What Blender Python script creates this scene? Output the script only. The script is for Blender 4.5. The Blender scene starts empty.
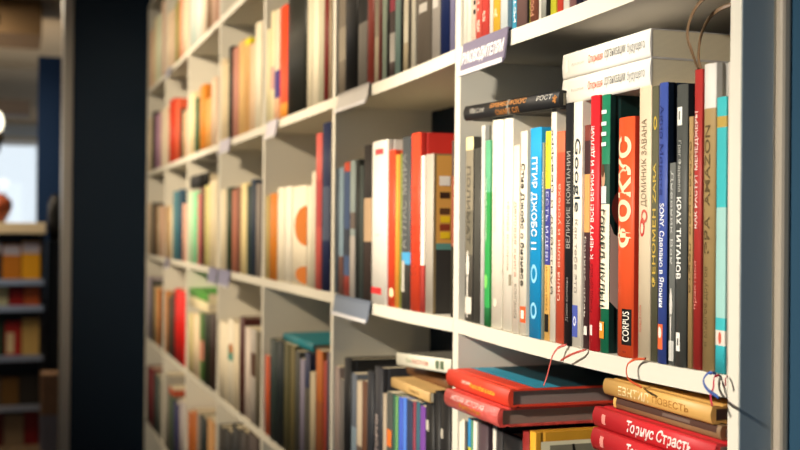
import bpy, bmesh, math, random
from mathutils import Matrix, Vector
random.seed(11)
sc = bpy.context.scene
COL = sc.collection

BOOKS = [
{'x': -1.3088, 'y': 0.0029, 'z': 1.4753, 't': 0.0244, 'h': 0.2319, 'd': 0.151, 'c': '#8d8470', 'label': 'grey book with a cream top and a white brush, leftmost on the eye-level shelf', 'group': 'books on the eye-level shelf, rightmost bay', 'k': 'p', 'cover': '#4a4842', 'zones': [(0.93, 1, '#e9dca6'), (0, 0.36, '#4f4b43'), (0.36, 0.6, '#6e6858')], 'txt': [('ПОЛИМАТ', 'd', 0.5, 0.5, 0.42, 0.84, '#4a463c', 0.0)], 'brush': 1, 'pt': [(0.1, 0.9, 0.04, 0.13, '#d8d2c4')]},
{'x': -1.2823, 'y': 0.0034, 'z': 1.4746, 't': 0.0189, 'h': 0.2168, 'd': 0.158, 'c': '#474640', 'label': 'plain charcoal book second from the left on the eye-level shelf, rightmost bay', 'group': 'books on the eye-level shelf, rightmost bay', 'k': 'p'},
{'x': -1.2599, 'y': 0.0032, 'z': 1.4741, 't': 0.0111, 'h': 0.2443, 'd': 0.157, 'c': '#c9c8c2', 'label': 'tall pale silver book left of the green spine, eye-level rightmost bay', 'group': 'books on the eye-level shelf, rightmost bay', 'k': 'h'},
{'x': -1.2428, 'y': 0.0011, 'z': 1.4738, 't': 0.0144, 'h': 0.2248, 'd': 0.141, 'c': '#2f9a4c', 'label': 'slim bright green book left of the two thick cream-white books', 'group': 'books on the eye-level shelf, rightmost bay', 'k': 'p', 'zones': [(0, 0.1, '#1f6b38'), (0.72, 1, '#5fae83')], 'txt': [('Зелёный маркетинг', 'd', 0.4, 0.4, 0.45, 0.8, '#d9f0d9', 0.0)], 'pt': [(0.05, 0.7, 0.2, 0.28, '#7fd36a', 'disc')]},
{'x': -1.2277, 'y': 0.0038, 'z': 1.4735, 't': 0.0311, 'h': 0.2536, 'd': 0.148, 'c': '#efe8d6', 'label': 'thick cream-white book right of the slim green one', 'group': 'books on the eye-level shelf, rightmost bay', 'k': 'p', 'txt': [('Птицы Маклуна', 'd', 0.35, 0.25, 0.45, 0.66, '#c9c2b2', 0.0)], 'pt': [(0.25, 0.6, 0.1, 0.14, '#d5cdbb', 'disc')]},
{'x': -1.1942, 'y': 0.0037, 'z': 1.4729, 't': 0.0247, 'h': 0.2529, 'd': 0.158, 'c': '#f1ead9', 'label': 'tall white book showing its pale side, left of a shorter white book', 'group': 'books on the eye-level shelf, rightmost bay', 'k': 'p', 'txt': [('тёплая история', 'd', 0.6, 0.3, 0.28, 0.6, '#d5b9a0', 0.0)], 'pt': [(0.7, 0.95, 0.21, 0.26, '#8d8572')]},
{'x': -1.1654, 'y': 0.0024, 'z': 1.4725, 't': 0.0166, 'h': 0.2147, 'd': 0.134, 'c': '#ece1cf', 'label': 'short off-white book tucked against the tall white book', 'group': 'books on the eye-level shelf, rightmost bay', 'k': 'p', 'txt': [('деловая книга', 'd', 0.5, 0.4, 0.3, 0.7, '#c79d86', 0.0), ('КОМПАНИЯ', 'd', 0.6, 0.4, 0.08, 0.26, '#777060', 0.0)]},
{'x': -1.1463, 'y': 0.0026, 'z': 1.4723, 't': 0.0174, 'h': 0.2296, 'd': 0.145, 'c': '#efe6d3', 'label': 'white book with black downward lettering left of the bright blue book', 'group': 'books on the eye-level shelf, rightmost bay', 'k': 'p', 'txt': [('Стив Джобс о бизнесе', 'd', 0.45, 0.62, 0.24, 0.84, '#15130f', 0.012)], 'pt': [(0.15, 0.95, 0.06, 0.14, '#d65a2c'), (0.35, 0.75, 0.08, 0.12, '#f3e6d4')]},
{'x': -1.1179, 'y': 0.001, 'z': 1.472, 't': 0.0272, 'h': 0.2309, 'd': 0.133, 'c': '#27a3df', 'label': 'bright blue book with big white lettering on the spine', 'group': 'books on the eye-level shelf, rightmost bay', 'k': 'p', 'zones': [(0, 0.855, '#1d9bd9')], 'txt': [('ПТИР ДЖОБС 11', 'd', 0.45, 0.6, 0.42, 0.86, '#f4f7f5', 0.02)], 'pt': [(0.2, 0.75, 0.26, 0.35, '#8fd0ee', 'ring'), (0.2, 0.75, 0.09, 0.17, '#8fd0ee', 'ring')], 'lines': [(0.22, '#1377b0')]},
{'x': -1.0901, 'y': 0.0018, 'z': 1.4718, 't': 0.0041, 'h': 0.2136, 'd': 0.157, 'c': '#8d9a8c', 'label': 'very thin grey-green book between the blue and yellow books', 'group': 'books on the eye-level shelf, rightmost bay', 'k': 'p', 'txt': [('КАРТА МИРА', 'd', 0.5, 0.6, 0.5, 0.85, '#e8eadf', 0.0)]},
{'x': -1.0854, 'y': 0.0033, 'z': 1.4718, 't': 0.0116, 'h': 0.2254, 'd': 0.131, 'c': '#e9b45a', 'label': 'book with yellow top, indigo middle and orange lower spine', 'group': 'books on the eye-level shelf, rightmost bay', 'k': 'p', 'zones': [(0, 0.36, '#eebb66'), (0.36, 0.725, '#3d3f8e'), (0.725, 1, '#f2d93a')], 'txt': [('ЕСТЬ ИДЕЯ!', 'd', 0.5, 0.62, 0.38, 0.71, '#cdd0ee', 0.0), ('История ИКЕА', 'd', 0.5, 0.45, 0.14, 0.35, '#8a5a12', 0.0), ('Ингвар Кампрад', 'd', 0.5, 0.3, 0.77, 0.96, '#8f7d10', 0.0)], 'pt': [(0.12, 0.9, 0.04, 0.125, '#17130f')]},
{'x': -1.0726, 'y': 0.0034, 'z': 1.4718, 't': 0.0126, 'h': 0.2512, 'd': 0.15, 'c': '#efe6d4', 'label': 'tall white book with black letters right of the yellow and indigo book', 'group': 'books on the eye-level shelf, rightmost bay', 'k': 'p', 'txt': [('addyвай и действуй', 'd', 0.4, 0.55, 0.2, 0.9, '#26221c', 0.0)]},
{'x': -1.0577, 'y': 0.0029, 'z': 1.4717, 't': 0.0174, 'h': 0.223, 'd': 0.129, 'c': '#d8583c', 'label': 'coral-red book left of the tall black book, eye-level rightmost bay', 'group': 'books on the eye-level shelf, rightmost bay', 'k': 'p', 'zones': [(0.9, 1, '#e2714f')], 'txt': [('Сила воли и успеха', 'u', 0.5, 0.45, 0.2, 0.75, '#f0c9b4', 0.0)]},
{'x': -1.0351, 'y': 0.001, 'z': 1.4717, 't': 0.016, 'h': 0.2504, 'd': 0.155, 'c': '#191a1d', 'label': 'tall black book with grey upward lettering left of the white one', 'group': 'books on the eye-level shelf, rightmost bay', 'k': 'p', 'txt': [('ВЕЛИКИЕ КОМПАНИИ', 'u', 0.55, 0.5, 0.4, 0.8, '#a8a6a0', 0.0), ('Джим Коллинз', 'u', 0.5, 0.35, 0.1, 0.28, '#8b8984', 0.0)]},
{'x': -1.0185, 'y': 0.0016, 'z': 1.4718, 't': 0.0185, 'h': 0.2497, 'd': 0.133, 'c': '#eee6d5', 'label': 'white book with large dark letters and a blue tag low down', 'group': 'books on the eye-level shelf, rightmost bay', 'k': 'p', 'txt': [('Google', 'd', 0.5, 0.75, 0.55, 0.85, '#22303a', 0.0), ('Как тебе это', 'd', 0.5, 0.35, 0.22, 0.52, '#9a948a', 0.0)], 'pt': [(0.0, 0.7, 0.04, 0.17, '#4a58a6'), (0.2, 0.55, 0.085, 0.125, '#e9e9f2', 'ring')]},
{'x': -0.9994, 'y': 0.0039, 'z': 1.4718, 't': 0.0113, 'h': 0.2247, 'd': 0.156, 'c': '#43282a', 'label': 'dark brown book with a tan band on the spine', 'group': 'books on the eye-level shelf, rightmost bay', 'k': 'p', 'zones': [(0.52, 0.78, '#d9a05f'), (0.93, 1, '#7a3a30')], 'txt': [('Бизнес-план', 'd', 0.4, 0.3, 0.14, 0.5, '#d9cfc4', 0.0)], 'pt': [(0.15, 0.75, 0.06, 0.1, '#ded6cc')]},
{'x': -0.9835, 'y': 0.0019, 'z': 1.472, 't': 0.0186, 'h': 0.2518, 'd': 0.159, 'c': '#c9232b', 'label': 'bright red book with white upward lettering left of the green book', 'group': 'books on the eye-level shelf, rightmost bay', 'k': 'h', 'txt': [('К ЧЕРТУ ВСЁ! БЕРИСЬ И ДЕЛАЙ!', 'u', 0.5, 0.5, 0.36, 0.88, '#f6ece4', 0.012), ('Ричард Брэнсон', 'u', 0.5, 0.4, 0.15, 0.34, '#8a1520', 0.0)], 'pt': [(0.35, 0.6, 0.06, 0.1, '#f0d0c8')]},
{'x': -0.9626, 'y': 0.0026, 'z': 1.4721, 't': 0.0162, 'h': 0.2504, 'd': 0.158, 'c': '#1f7a57', 'label': 'green book with a portrait and cream label on its spine', 'group': 'books on the eye-level shelf, rightmost bay', 'k': 'h', 't2': 1, 'cover': '#0f2e2a', 'txt': [('ГОВАРД ШУЛЬЦ', 'd', 0.5, 0.52, 0.175, 0.555, '#16281f', 0.015)], 'pt': [(0, 1, 0.17, 0.575, '#efe6cd'), (0.0, 1, 0.575, 0.73, '#2d4a3c'), (0.25, 0.7, 0.64, 0.71, '#c59878', 'disc'), (0.2, 0.8, 0.578, 0.645, '#cfd2d6'), (0.3, 0.65, 0.68, 0.73, '#5b3a26', 'disc'), (0.2, 0.8, 0.925, 0.94, '#d7efe2'), (0.2, 0.8, 0.88, 0.895, '#d7efe2'), (0.25, 0.8, 0.84, 0.855, '#d7efe2'), (0.3, 0.8, 0.8, 0.815, '#d7efe2'), (0.15, 0.75, 0.055, 0.12, '#e08a2c'), (0.3, 0.6, 0.085, 0.115, '#f3e8da')], 'face': [('disc', 0.05, 0.56, 0.0485, 0.13, '#6a2a22'), ('poly', [(0.0, 0.5), (0.004, 0.46), (0.03, 0.4), (0.03, 0.16), (0.008, 0.17), (0.0, 0.2)], '#c2a79a')]},
{'x': -0.9281, 'y': 0.0016, 'z': 1.4727, 't': 0.0288, 'h': 0.2241, 'd': 0.15, 'c': '#e2552c', 'label': 'wide orange-red book with huge cream letters on the spine', 'group': 'books on the eye-level shelf, rightmost bay', 'k': 'h', 'cover': '#c23a26', 'txt': [('ФОКУС', 'u', 0.5, 0.84, 0.455, 0.92, '#f7d9b4', 0.035)], 'pt': [(0.47, 0.93, 0.05, 0.2, '#15100e'), (0.55, 0.7, 0.018, 0.026, '#8a2a15')], 'txt2': [('CORPUS', 'u', 0.7, 0.3, 0.065, 0.19, '#efe9dd', 0.0)]},
{'x': -0.894, 'y': 0.0031, 'z': 1.473, 't': 0.0202, 'h': 0.2493, 'd': 0.159, 'c': '#d9c8aa', 'label': 'beige book with a red flower motif on its spine', 'group': 'books on the eye-level shelf, rightmost bay', 'k': 'p', 'txt': [('ДОМИНИК ЗАВАНА', 'u', 0.55, 0.5, 0.56, 0.88, '#8c7a62', 0.0), ('бренд и стиль', 'u', 0.3, 0.3, 0.1, 0.2, '#c9705a', 0.0)], 'pt': [(0.15, 0.6, 0.45, 0.52, '#c23c34', 'disc'), (0.25, 0.5, 0.462, 0.5, '#e6cdb4', 'disc'), (0.3, 0.8, 0.5, 0.55, '#c8584a', 'ring')]},
{'x': -0.8732, 'y': 0.0037, 'z': 1.4732, 't': 0.0103, 'h': 0.2477, 'd': 0.135, 'c': '#5c5a45', 'label': 'olive-grey book with gold upward lettering left of the blue book', 'group': 'books on the eye-level shelf, rightmost bay', 'k': 'p', 'txt': [('ФЕНОМЕН ZARA', 'u', 0.5, 0.6, 0.27, 0.72, '#cdb052', 0.012)], 'pt': [(0.3, 0.8, 0.84, 0.89, '#c9a93f', 'ring')]},
{'x': -0.8594, 'y': 0.0021, 'z': 1.4735, 't': 0.0141, 'h': 0.2482, 'd': 0.131, 'c': '#3c4f96', 'label': 'cobalt blue book with white lettering and an orange tag', 'group': 'books on the eye-level shelf, rightmost bay', 'k': 'h', 'cover': '#0d1a2c', 'txt': [('SONY. Сделано в Японии', 'd', 0.6, 0.5, 0.2, 0.57, '#eef0f5', 0.012), ('Акио Морита', 'd', 0.5, 0.45, 0.6, 0.92, '#2c3672', 0.0)], 'pt': [(0.15, 0.75, 0.05, 0.14, '#e0663a'), (0.3, 0.65, 0.09, 0.13, '#f0ded2', 'disc')]},
{'x': -0.8407, 'y': 0.0014, 'z': 1.4738, 't': 0.009, 'h': 0.1763, 'd': 0.127, 'c': '#6a6c68', 'label': 'short grey book with a white brush, tucked left of the charcoal book', 'group': 'books on the eye-level shelf, rightmost bay', 'k': 'p', 'txt': [('Дневник Ван', 'd', 0.5, 0.5, 0.5, 0.96, '#c8c8c2', 0.0)], 'brush': 1, 'pt': [(0.05, 0.9, 0.02, 0.12, '#b9b8b2')]},
{'x': -0.8311, 'y': 0.0019, 'z': 1.4742, 't': 0.0167, 'h': 0.2425, 'd': 0.146, 'c': '#4b4d49', 'label': 'charcoal book with bold white lettering and a white square emblem', 'group': 'books on the eye-level shelf, rightmost bay', 'k': 'h', 'cover': '#23262a', 'txt': [('КРАХ ТИТАНОВ', 'd', 0.5, 0.42, 0.31, 0.6, '#f0efe8', 0.018), ('Грег Фаррелл', 'd', 0.55, 0.3, 0.62, 0.8, '#bdbcb4', 0.0)], 'pt': [(0.2, 0.68, 0.855, 0.92, '#eceae0'), (0.4, 0.55, 0.875, 0.905, '#8a8a80'), (0.3, 0.65, 0.055, 0.12, '#e8e6de'), (0.42, 0.56, 0.075, 0.1, '#6b6b66')]},
{'x': -0.8111, 'y': 0.001, 'z': 1.4744, 't': 0.0059, 'h': 0.2134, 'd': 0.149, 'c': '#a88a5c', 'label': 'thin tan book left of the dark red book with a looped ribbon', 'group': 'books on the eye-level shelf, rightmost bay', 'k': 'p', 'txt': [('бумажная лента', 'd', 0.5, 0.6, 0.3, 0.9, '#5e4a2c', 0.0)]},
{'x': -0.8047, 'y': 0.002, 'z': 1.4747, 't': 0.0109, 'h': 0.2517, 'd': 0.136, 'c': '#a3302c', 'label': 'tall dark red book with white lettering and looped brown ribbons on top', 'group': 'books on the eye-level shelf, rightmost bay', 'k': 'h', 'txt': [('КАК РАСТУТ МЕНЕДЖЕРЫ', 'u', 0.5, 0.5, 0.47, 0.86, '#ecd9cc', 0.012), ('практика', 'u', 0.5, 0.4, 0.2, 0.36, '#d08578', 0.0)]},
{'x': -0.7931, 'y': 0.0035, 'z': 1.4751, 't': 0.0168, 'h': 0.2541, 'd': 0.142, 'c': '#a48a5c', 'label': 'kraft-brown book with a white top, left of the turquoise one', 'group': 'books on the eye-level shelf, rightmost bay', 'k': 'h', 'zones': [(0.855, 1, '#d5d0c8')], 'txt': [('ЭРА  AMAZON', 'u', 0.5, 0.45, 0.38, 0.8, '#5d4c30', 0.01), ('и многое другое', 'u', 0.5, 0.35, 0.08, 0.34, '#6d5c3c', 0.0)]},
{'x': -0.7732, 'y': 0.0019, 'z': 1.4755, 't': 0.013, 'h': 0.2243, 'd': 0.142, 'c': '#3fb3b8', 'label': 'turquoise book with pale bands next to the right upright', 'group': 'books on the eye-level shelf, rightmost bay', 'k': 'p', 'zones': [(0.0, 0.1, '#36aab3'), (0.1, 0.155, '#d9d0c4'), (0.2, 0.6, '#9cc9c2'), (0.89, 0.93, '#b79a4c')], 'pt': [(0.4, 0.7, 0.105, 0.15, '#c75a44', 'disc')]},
{'x': -0.7596, 'y': 0.0031, 'z': 1.4756, 't': 0.004, 'h': 0.2513, 'd': 0.127, 'c': '#cfc6b8', 'label': 'pale beige book squeezed against the right upright, eye-level shelf', 'group': 'books on the eye-level shelf, rightmost bay', 'k': 'p'},
{'x': -1.0475, 'y': 0.004, 'z': 1.7217, 't': 0.0262, 'h': 0.1708, 'd': 0.15, 'c': '#f1ece0', 'label': 'lower of the two white books lying flat on the eye-level row', 'group': 'books on the eye-level shelf, rightmost bay', 'lie': 0, 'k': 'p', 'txt': [('Открывая', 'u', 0.5, 0.4, 0.33, 0.5, '#d9694a', 0.0), ('организации', 'u', 0.5, 0.4, 0.52, 0.75, '#7d7d7a', 0.0), ('будущего', 'u', 0.5, 0.42, 0.77, 0.95, '#9a9a96', 0.0), ('Фредерик', 'u', 0.5, 0.15, 0.12, 0.28, '#c9c5ba', 0.0)], 'pt': [(0.25, 0.75, 0.045, 0.075, '#d5d0c4')], 'cover': '#d8d2cc'},
{'x': -1.0471, 'y': 0.004, 'z': 1.7483, 't': 0.0262, 'h': 0.17, 'd': 0.15, 'c': '#f1ece0', 'label': 'upper of the two white books lying flat on the eye-level row', 'group': 'books on the eye-level shelf, rightmost bay', 'lie': 0, 'k': 'p', 'txt': [('Открывая', 'u', 0.5, 0.4, 0.33, 0.5, '#d9694a', 0.0), ('организации', 'u', 0.5, 0.4, 0.52, 0.75, '#7d7d7a', 0.0), ('будущего', 'u', 0.5, 0.42, 0.77, 0.95, '#9a9a96', 0.0), ('Фредерик', 'u', 0.5, 0.15, 0.12, 0.28, '#c9c5ba', 0.0)], 'pt': [(0.25, 0.75, 0.045, 0.075, '#d5d0c4')], 'cover': '#d8d2cc'},
{'x': -1.2951, 'y': -0.004, 'z': 1.7275, 't': 0.018, 'h': 0.2587, 'd': 0.14, 'c': '#1b1b1c', 'label': 'black book lying tilted across the tops of the white books', 'group': 'books on the eye-level shelf, rightmost bay', 'lie': 0.0354, 'k': 'h', 'zones': [], 'pt': [(0.02, 0.98, 0.5, 0.52, '#8a8880')], 'txt': [('БИЗНЕС-ФОКУС', 'u', 0.27, 0.34, 0.32, 0.7, '#c98a4a', 0.02), ('СМАРТ СЛ', 'u', 0.76, 0.34, 0.38, 0.62, '#b5783c', 0.02), ('Максим', 'u', 0.4, 0.42, 0.08, 0.25, '#a5a29a', 0.0), ('РОСТ', 'u', 0.3, 0.3, 0.8, 0.94, '#b8b4aa', 0.0), ('*', 'u', 0.5, 0.5, 0.95, 0.99, '#b5783c', 0.02)]},
{'x': -1.3216, 'y': 0.0039, 'z': 1.8256, 't': 0.0078, 'h': 0.2013, 'd': 0.151, 'c': '#e9e7da', 'label': 'pale ivory book on the shelf above eye level, rightmost bay', 'group': 'books on the shelf above eye level, rightmost bay', 'k': 'p'},
{'x': -1.3112, 'y': 0.0035, 'z': 1.8253, 't': 0.0148, 'h': 0.201, 'd': 0.153, 'c': '#f0ead9', 'label': 'plain white book on the shelf above eye level, rightmost bay', 'group': 'books on the shelf above eye level, rightmost bay', 'k': 'p'},
{'x': -1.2914, 'y': 0.0021, 'z': 1.8247, 't': 0.0129, 'h': 0.2318, 'd': 0.125, 'c': '#e9d3bd', 'label': 'cream with black marks book on the shelf above eye level, rightmost bay', 'group': 'books on the shelf above eye level, rightmost bay', 'k': 'p', 'pt': [(0.5, 0.95, 0.2, 0.23, '#1d1a18', 'disc'), (0.5, 0.95, 0.15, 0.18, '#1d1a18', 'disc'), (0.3, 1, 0.03, 0.12, '#e3a08f')]},
{'x': -1.275, 'y': 0.0011, 'z': 1.8243, 't': 0.0176, 'h': 0.21, 'd': 0.158, 'c': '#d9584a', 'label': 'coral red lettered book on the shelf above eye level, rightmost bay', 'group': 'books on the shelf above eye level, rightmost bay', 'k': 'p', 'txt': [('ЖИЗНЬ', 'u', 0.5, 0.5, 0.05, 0.12, '#f3dcc8', 0.02), ('ТРАФИК', 'u', 0.5, 0.4, 0.16, 0.5, '#f0c9b6', 0.0)]},
{'x': -1.2568, 'y': 0.0016, 'z': 1.8238, 't': 0.0166, 'h': 0.2416, 'd': 0.158, 'c': '#d44a40', 'label': 'deeper coral red book on the shelf above eye level, rightmost bay', 'group': 'books on the shelf above eye level, rightmost bay', 'k': 'p', 'txt': [('РЕЧЬ', 'u', 0.4, 0.5, 0.09, 0.14, '#f3dcc8', 0.02)]},
{'x': -1.2396, 'y': 0.0038, 'z': 1.8234, 't': 0.0094, 'h': 0.2189, 'd': 0.137, 'c': '#efe9dd', 'label': 'white spined book on the shelf above eye level, rightmost bay', 'group': 'books on the shelf above eye level, rightmost bay', 'k': 'p'},
{'x': -1.2263, 'y': 0.0026, 'z': 1.8232, 't': 0.0193, 'h': 0.2427, 'd': 0.129, 'c': '#e7b93e', 'label': 'golden yellow book on the shelf above eye level, rightmost bay', 'group': 'books on the shelf above eye level, rightmost bay', 'k': 'p', 'txt': [('ДЕЛО', 'u', 0.5, 0.5, 0.09, 0.13, '#f6ebc0', 0.02)]},
{'x': -1.2064, 'y': 0.0032, 'z': 1.8228, 't': 0.0196, 'h': 0.2438, 'd': 0.155, 'c': '#dfe8e8', 'label': 'icy white book on the shelf above eye level, rightmost bay', 'group': 'books on the shelf above eye level, rightmost bay', 'k': 'p'},
{'x': -1.1811, 'y': 0.0011, 'z': 1.8223, 't': 0.0097, 'h': 0.252, 'd': 0.128, 'c': '#5d7f93', 'label': 'steel blue book on the shelf above eye level, rightmost bay', 'group': 'books on the shelf above eye level, rightmost bay', 'k': 'p'},
{'x': -1.1709, 'y': 0.002, 'z': 1.8222, 't': 0.0108, 'h': 0.2336, 'd': 0.157, 'c': '#4cb4d8', 'label': 'sky blue book on the shelf above eye level, rightmost bay', 'group': 'books on the shelf above eye level, rightmost bay', 'k': 'p', 'txt': [('ИСТОРИЯ', 'u', 0.75, 0.4, 0.03, 0.3, '#eef2ee', 0.02)]},
{'x': -1.159, 'y': 0.002, 'z': 1.822, 't': 0.0269, 'h': 0.2508, 'd': 0.144, 'c': '#7c5f59', 'label': 'wide mauve brown book on the shelf above eye level, rightmost bay', 'group': 'books on the shelf above eye level, rightmost bay', 'k': 'h'},
{'x': -1.1309, 'y': 0.0019, 'z': 1.8217, 't': 0.0056, 'h': 0.2174, 'd': 0.131, 'c': '#1d1a14', 'label': 'thin black book on the shelf above eye level, rightmost bay', 'group': 'books on the shelf above eye level, rightmost bay', 'k': 'p'},
{'x': -1.1228, 'y': 0.0012, 'z': 1.8216, 't': 0.0161, 'h': 0.2082, 'd': 0.149, 'c': '#7e4a38', 'label': 'rust brown lettered book on the shelf above eye level, rightmost bay', 'group': 'books on the shelf above eye level, rightmost bay', 'k': 'p', 'txt': [('РОСТОК', 'u', 0.5, 0.5, 0.03, 0.2, '#c58a6c', 0.02)], 'pt': [(0, 0.1, 0, 0.3, '#b9b23a')]},
{'x': -1.1061, 'y': 0.004, 'z': 1.8215, 't': 0.0051, 'h': 0.2089, 'd': 0.127, 'c': '#ece8dc', 'label': 'plain cream white book on the shelf above eye level, rightmost bay', 'group': 'books on the shelf above eye level, rightmost bay', 'k': 'p'},
{'x': -1.1, 'y': 0.004, 'z': 1.8214, 't': 0.0112, 'h': 0.2293, 'd': 0.139, 'c': '#8f8f86', 'label': 'grey topped book on the shelf above eye level, rightmost bay', 'group': 'books on the shelf above eye level, rightmost bay', 'k': 'p', 'zones': [(0.1, 0.3, '#d6d4d0')]},
{'x': -1.0835, 'y': 0.0017, 'z': 1.8213, 't': 0.0083, 'h': 0.2327, 'd': 0.154, 'c': '#222321', 'label': 'slim charcoal book on the shelf above eye level, rightmost bay', 'group': 'books on the shelf above eye level, rightmost bay', 'k': 'h'},
{'x': -1.0746, 'y': 0.0024, 'z': 1.8213, 't': 0.0125, 'h': 0.2232, 'd': 0.127, 'c': '#d6d33c', 'label': 'lime yellow book on the shelf above eye level, rightmost bay', 'group': 'books on the shelf above eye level, rightmost bay', 'k': 'p'},
{'x': -1.0615, 'y': 0.0037, 'z': 1.8212, 't': 0.0129, 'h': 0.2018, 'd': 0.142, 'c': '#cf4a38', 'label': 'tomato red book on the shelf above eye level, rightmost bay', 'group': 'books on the shelf above eye level, rightmost bay', 'k': 'h'},
{'x': -1.0471, 'y': 0.0035, 'z': 1.8212, 't': 0.0129, 'h': 0.2072, 'd': 0.151, 'c': '#e9e6d8', 'label': 'ivory white book on the shelf above eye level, rightmost bay', 'group': 'books on the shelf above eye level, rightmost bay', 'k': 'p'},
{'x': -1.0335, 'y': 0.0038, 'z': 1.8212, 't': 0.0135, 'h': 0.2347, 'd': 0.153, 'c': '#8b6260', 'label': 'dusty rose book on the shelf above eye level, rightmost bay', 'group': 'books on the shelf above eye level, rightmost bay', 'k': 'h'},
{'x': -1.0145, 'y': 0.0013, 'z': 1.8213, 't': 0.0098, 'h': 0.2239, 'd': 0.13, 'c': '#2b2635', 'label': 'blackish purple book on the shelf above eye level, rightmost bay', 'group': 'books on the shelf above eye level, rightmost bay', 'k': 'h'},
{'x': -1.0041, 'y': 0.0035, 'z': 1.8213, 't': 0.0058, 'h': 0.2162, 'd': 0.141, 'c': '#4a4650', 'label': 'slate book on the shelf above eye level, rightmost bay', 'group': 'books on the shelf above eye level, rightmost bay', 'k': 'h'},
{'x': -0.9977, 'y': 0.004, 'z': 1.8213, 't': 0.0109, 'h': 0.2469, 'd': 0.159, 'c': '#2f2624', 'label': 'dark umber book on the shelf above eye level, rightmost bay', 'group': 'books on the shelf above eye level, rightmost bay', 'k': 'h'},
{'x': -0.9832, 'y': 0.0024, 'z': 1.8215, 't': 0.0152, 'h': 0.2268, 'd': 0.151, 'c': '#713a36', 'label': 'maroon book on the shelf above eye level, rightmost bay', 'group': 'books on the shelf above eye level, rightmost bay', 'k': 'h'},
{'x': -1.3216, 'y': 0.0024, 'z': 1.1257, 't': 0.0065, 'h': 0.2189, 'd': 0.135, 'c': '#e8e2d2', 'label': 'thin white book on the shelf below eye level, rightmost bay', 'group': 'books on the shelf below eye level, rightmost bay', 'k': 'p'},
{'x': -1.313, 'y': 0.0022, 'z': 1.1257, 't': 0.008, 'h': 0.2229, 'd': 0.13, 'c': '#e6dfcf', 'label': 'white orange foot book on the shelf below eye level, rightmost bay', 'group': 'books on the shelf below eye level, rightmost bay', 'k': 'p', 'zones': [(0, 0.8, '#d98a44')]},
{'x': -1.3035, 'y': 0.0021, 'z': 1.1257, 't': 0.0059, 'h': 0.2219, 'd': 0.16, 'c': '#54524e', 'label': 'thin smoke grey book on the shelf below eye level, rightmost bay', 'group': 'books on the shelf below eye level, rightmost bay', 'k': 'p'},
{'x': -1.297, 'y': 0.0039, 'z': 1.1257, 't': 0.0081, 'h': 0.2274, 'd': 0.147, 'c': '#2f86bd', 'label': 'blue and yellow book on the shelf below eye level, rightmost bay', 'group': 'books on the shelf below eye level, rightmost bay', 'k': 'p', 'zones': [(0, 0.84, '#d9d23c')]},
{'x': -1.2843, 'y': 0.0025, 'z': 1.1257, 't': 0.0064, 'h': 0.2264, 'd': 0.137, 'c': '#4f8a6a', 'label': 'thin sea green book on the shelf below eye level, rightmost bay', 'group': 'books on the shelf below eye level, rightmost bay', 'k': 'p'},
{'x': -1.2738, 'y': 0.0013, 'z': 1.1257, 't': 0.0113, 'h': 0.2281, 'd': 0.135, 'c': '#e3ddd0', 'label': 'plain off-white book on the shelf below eye level, rightmost bay', 'group': 'books on the shelf below eye level, rightmost bay', 'k': 'p'},
{'x': -1.2619, 'y': 0.0033, 'z': 1.1257, 't': 0.0298, 'h': 0.2331, 'd': 0.155, 'c': '#4a3a40', 'label': 'wide aubergine book on the shelf below eye level, rightmost bay', 'group': 'books on the shelf below eye level, rightmost bay', 'k': 'h'},
{'x': -1.2161, 'y': 0.0021, 'z': 1.1257, 't': 0.0087, 'h': 0.2317, 'd': 0.153, 'c': '#d9d4c8', 'label': 'thin chalk white book on the shelf below eye level, rightmost bay', 'group': 'books on the shelf below eye level, rightmost bay', 'k': 'p'},
{'x': -1.2068, 'y': 0.0033, 'z': 1.1257, 't': 0.0166, 'h': 0.2331, 'd': 0.149, 'c': '#2c2a2b', 'label': 'soot black book on the shelf below eye level, rightmost bay', 'group': 'books on the shelf below eye level, rightmost bay', 'k': 'h'},
{'x': -1.1879, 'y': 0.003, 'z': 1.1257, 't': 0.0512, 'h': 0.2294, 'd': 0.152, 'c': '#171719', 'label': 'broad black book on the shelf below eye level, rightmost bay', 'group': 'books on the shelf below eye level, rightmost bay', 'k': 'h'},
{'x': -1.1338, 'y': 0.0021, 'z': 1.1257, 't': 0.0168, 'h': 0.24, 'd': 0.15, 'c': '#8c2a26', 'label': 'dark red lettered book on the shelf below eye level, rightmost bay', 'group': 'books on the shelf below eye level, rightmost bay', 'k': 'h', 'txt': [('Красный том', 'u', 0.5, 0.4, 0.3, 0.9, '#e3c9bf', 0.0)]},
{'x': -1.1148, 'y': 0.0018, 'z': 1.1257, 't': 0.0149, 'h': 0.2429, 'd': 0.16, 'c': '#d9a02c', 'label': 'golden-yellow book with a cream panel on its side, lower right shelf', 'group': 'books on the shelf below eye level, rightmost bay', 'k': 'h', 'cover': '#cc932a', 'face': [('poly', [(0.006, 0.0), (0.006, 0.957), (0.159, 0.957), (0.159, 0.0)], '#e6dcba'), ('poly', [(0.017, 0.0), (0.017, 0.939), (0.152, 0.939), (0.152, 0.0)], '#7d7866'), ('poly', [(0.044, 0.94), (0.046, 0.88), (0.062, 0.89), (0.062, 0.905), (0.049, 0.9), (0.047, 0.94)], '#15130f')]},
{'x': -1.3077, 'y': -0.019, 'z': 1.3934, 't': 0.0206, 'h': 0.186, 'd': 0.165, 'c': '#d9422c', 'label': 'upper red lying book with a blue-edged cover and dark pages', 'group': 'books on the shelf below eye level, rightmost bay', 'lie': 0, 'k': 'h', 'pages': '#8a7a74', 'band': [(0.03, 0.062, '#2f8aa6'), (0.062, 0.17, '#14343c')], 'cover': '#d9422c', 'txt': [('серия', 'u', 0.45, 0.25, 0.28, 0.42, '#f0d9c8', 0.0), ('Философия и жизнь', 'u', 0.5, 0.38, 0.42, 0.82, '#e8b43c', 0.015)], 'ribbon': 1},
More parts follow.
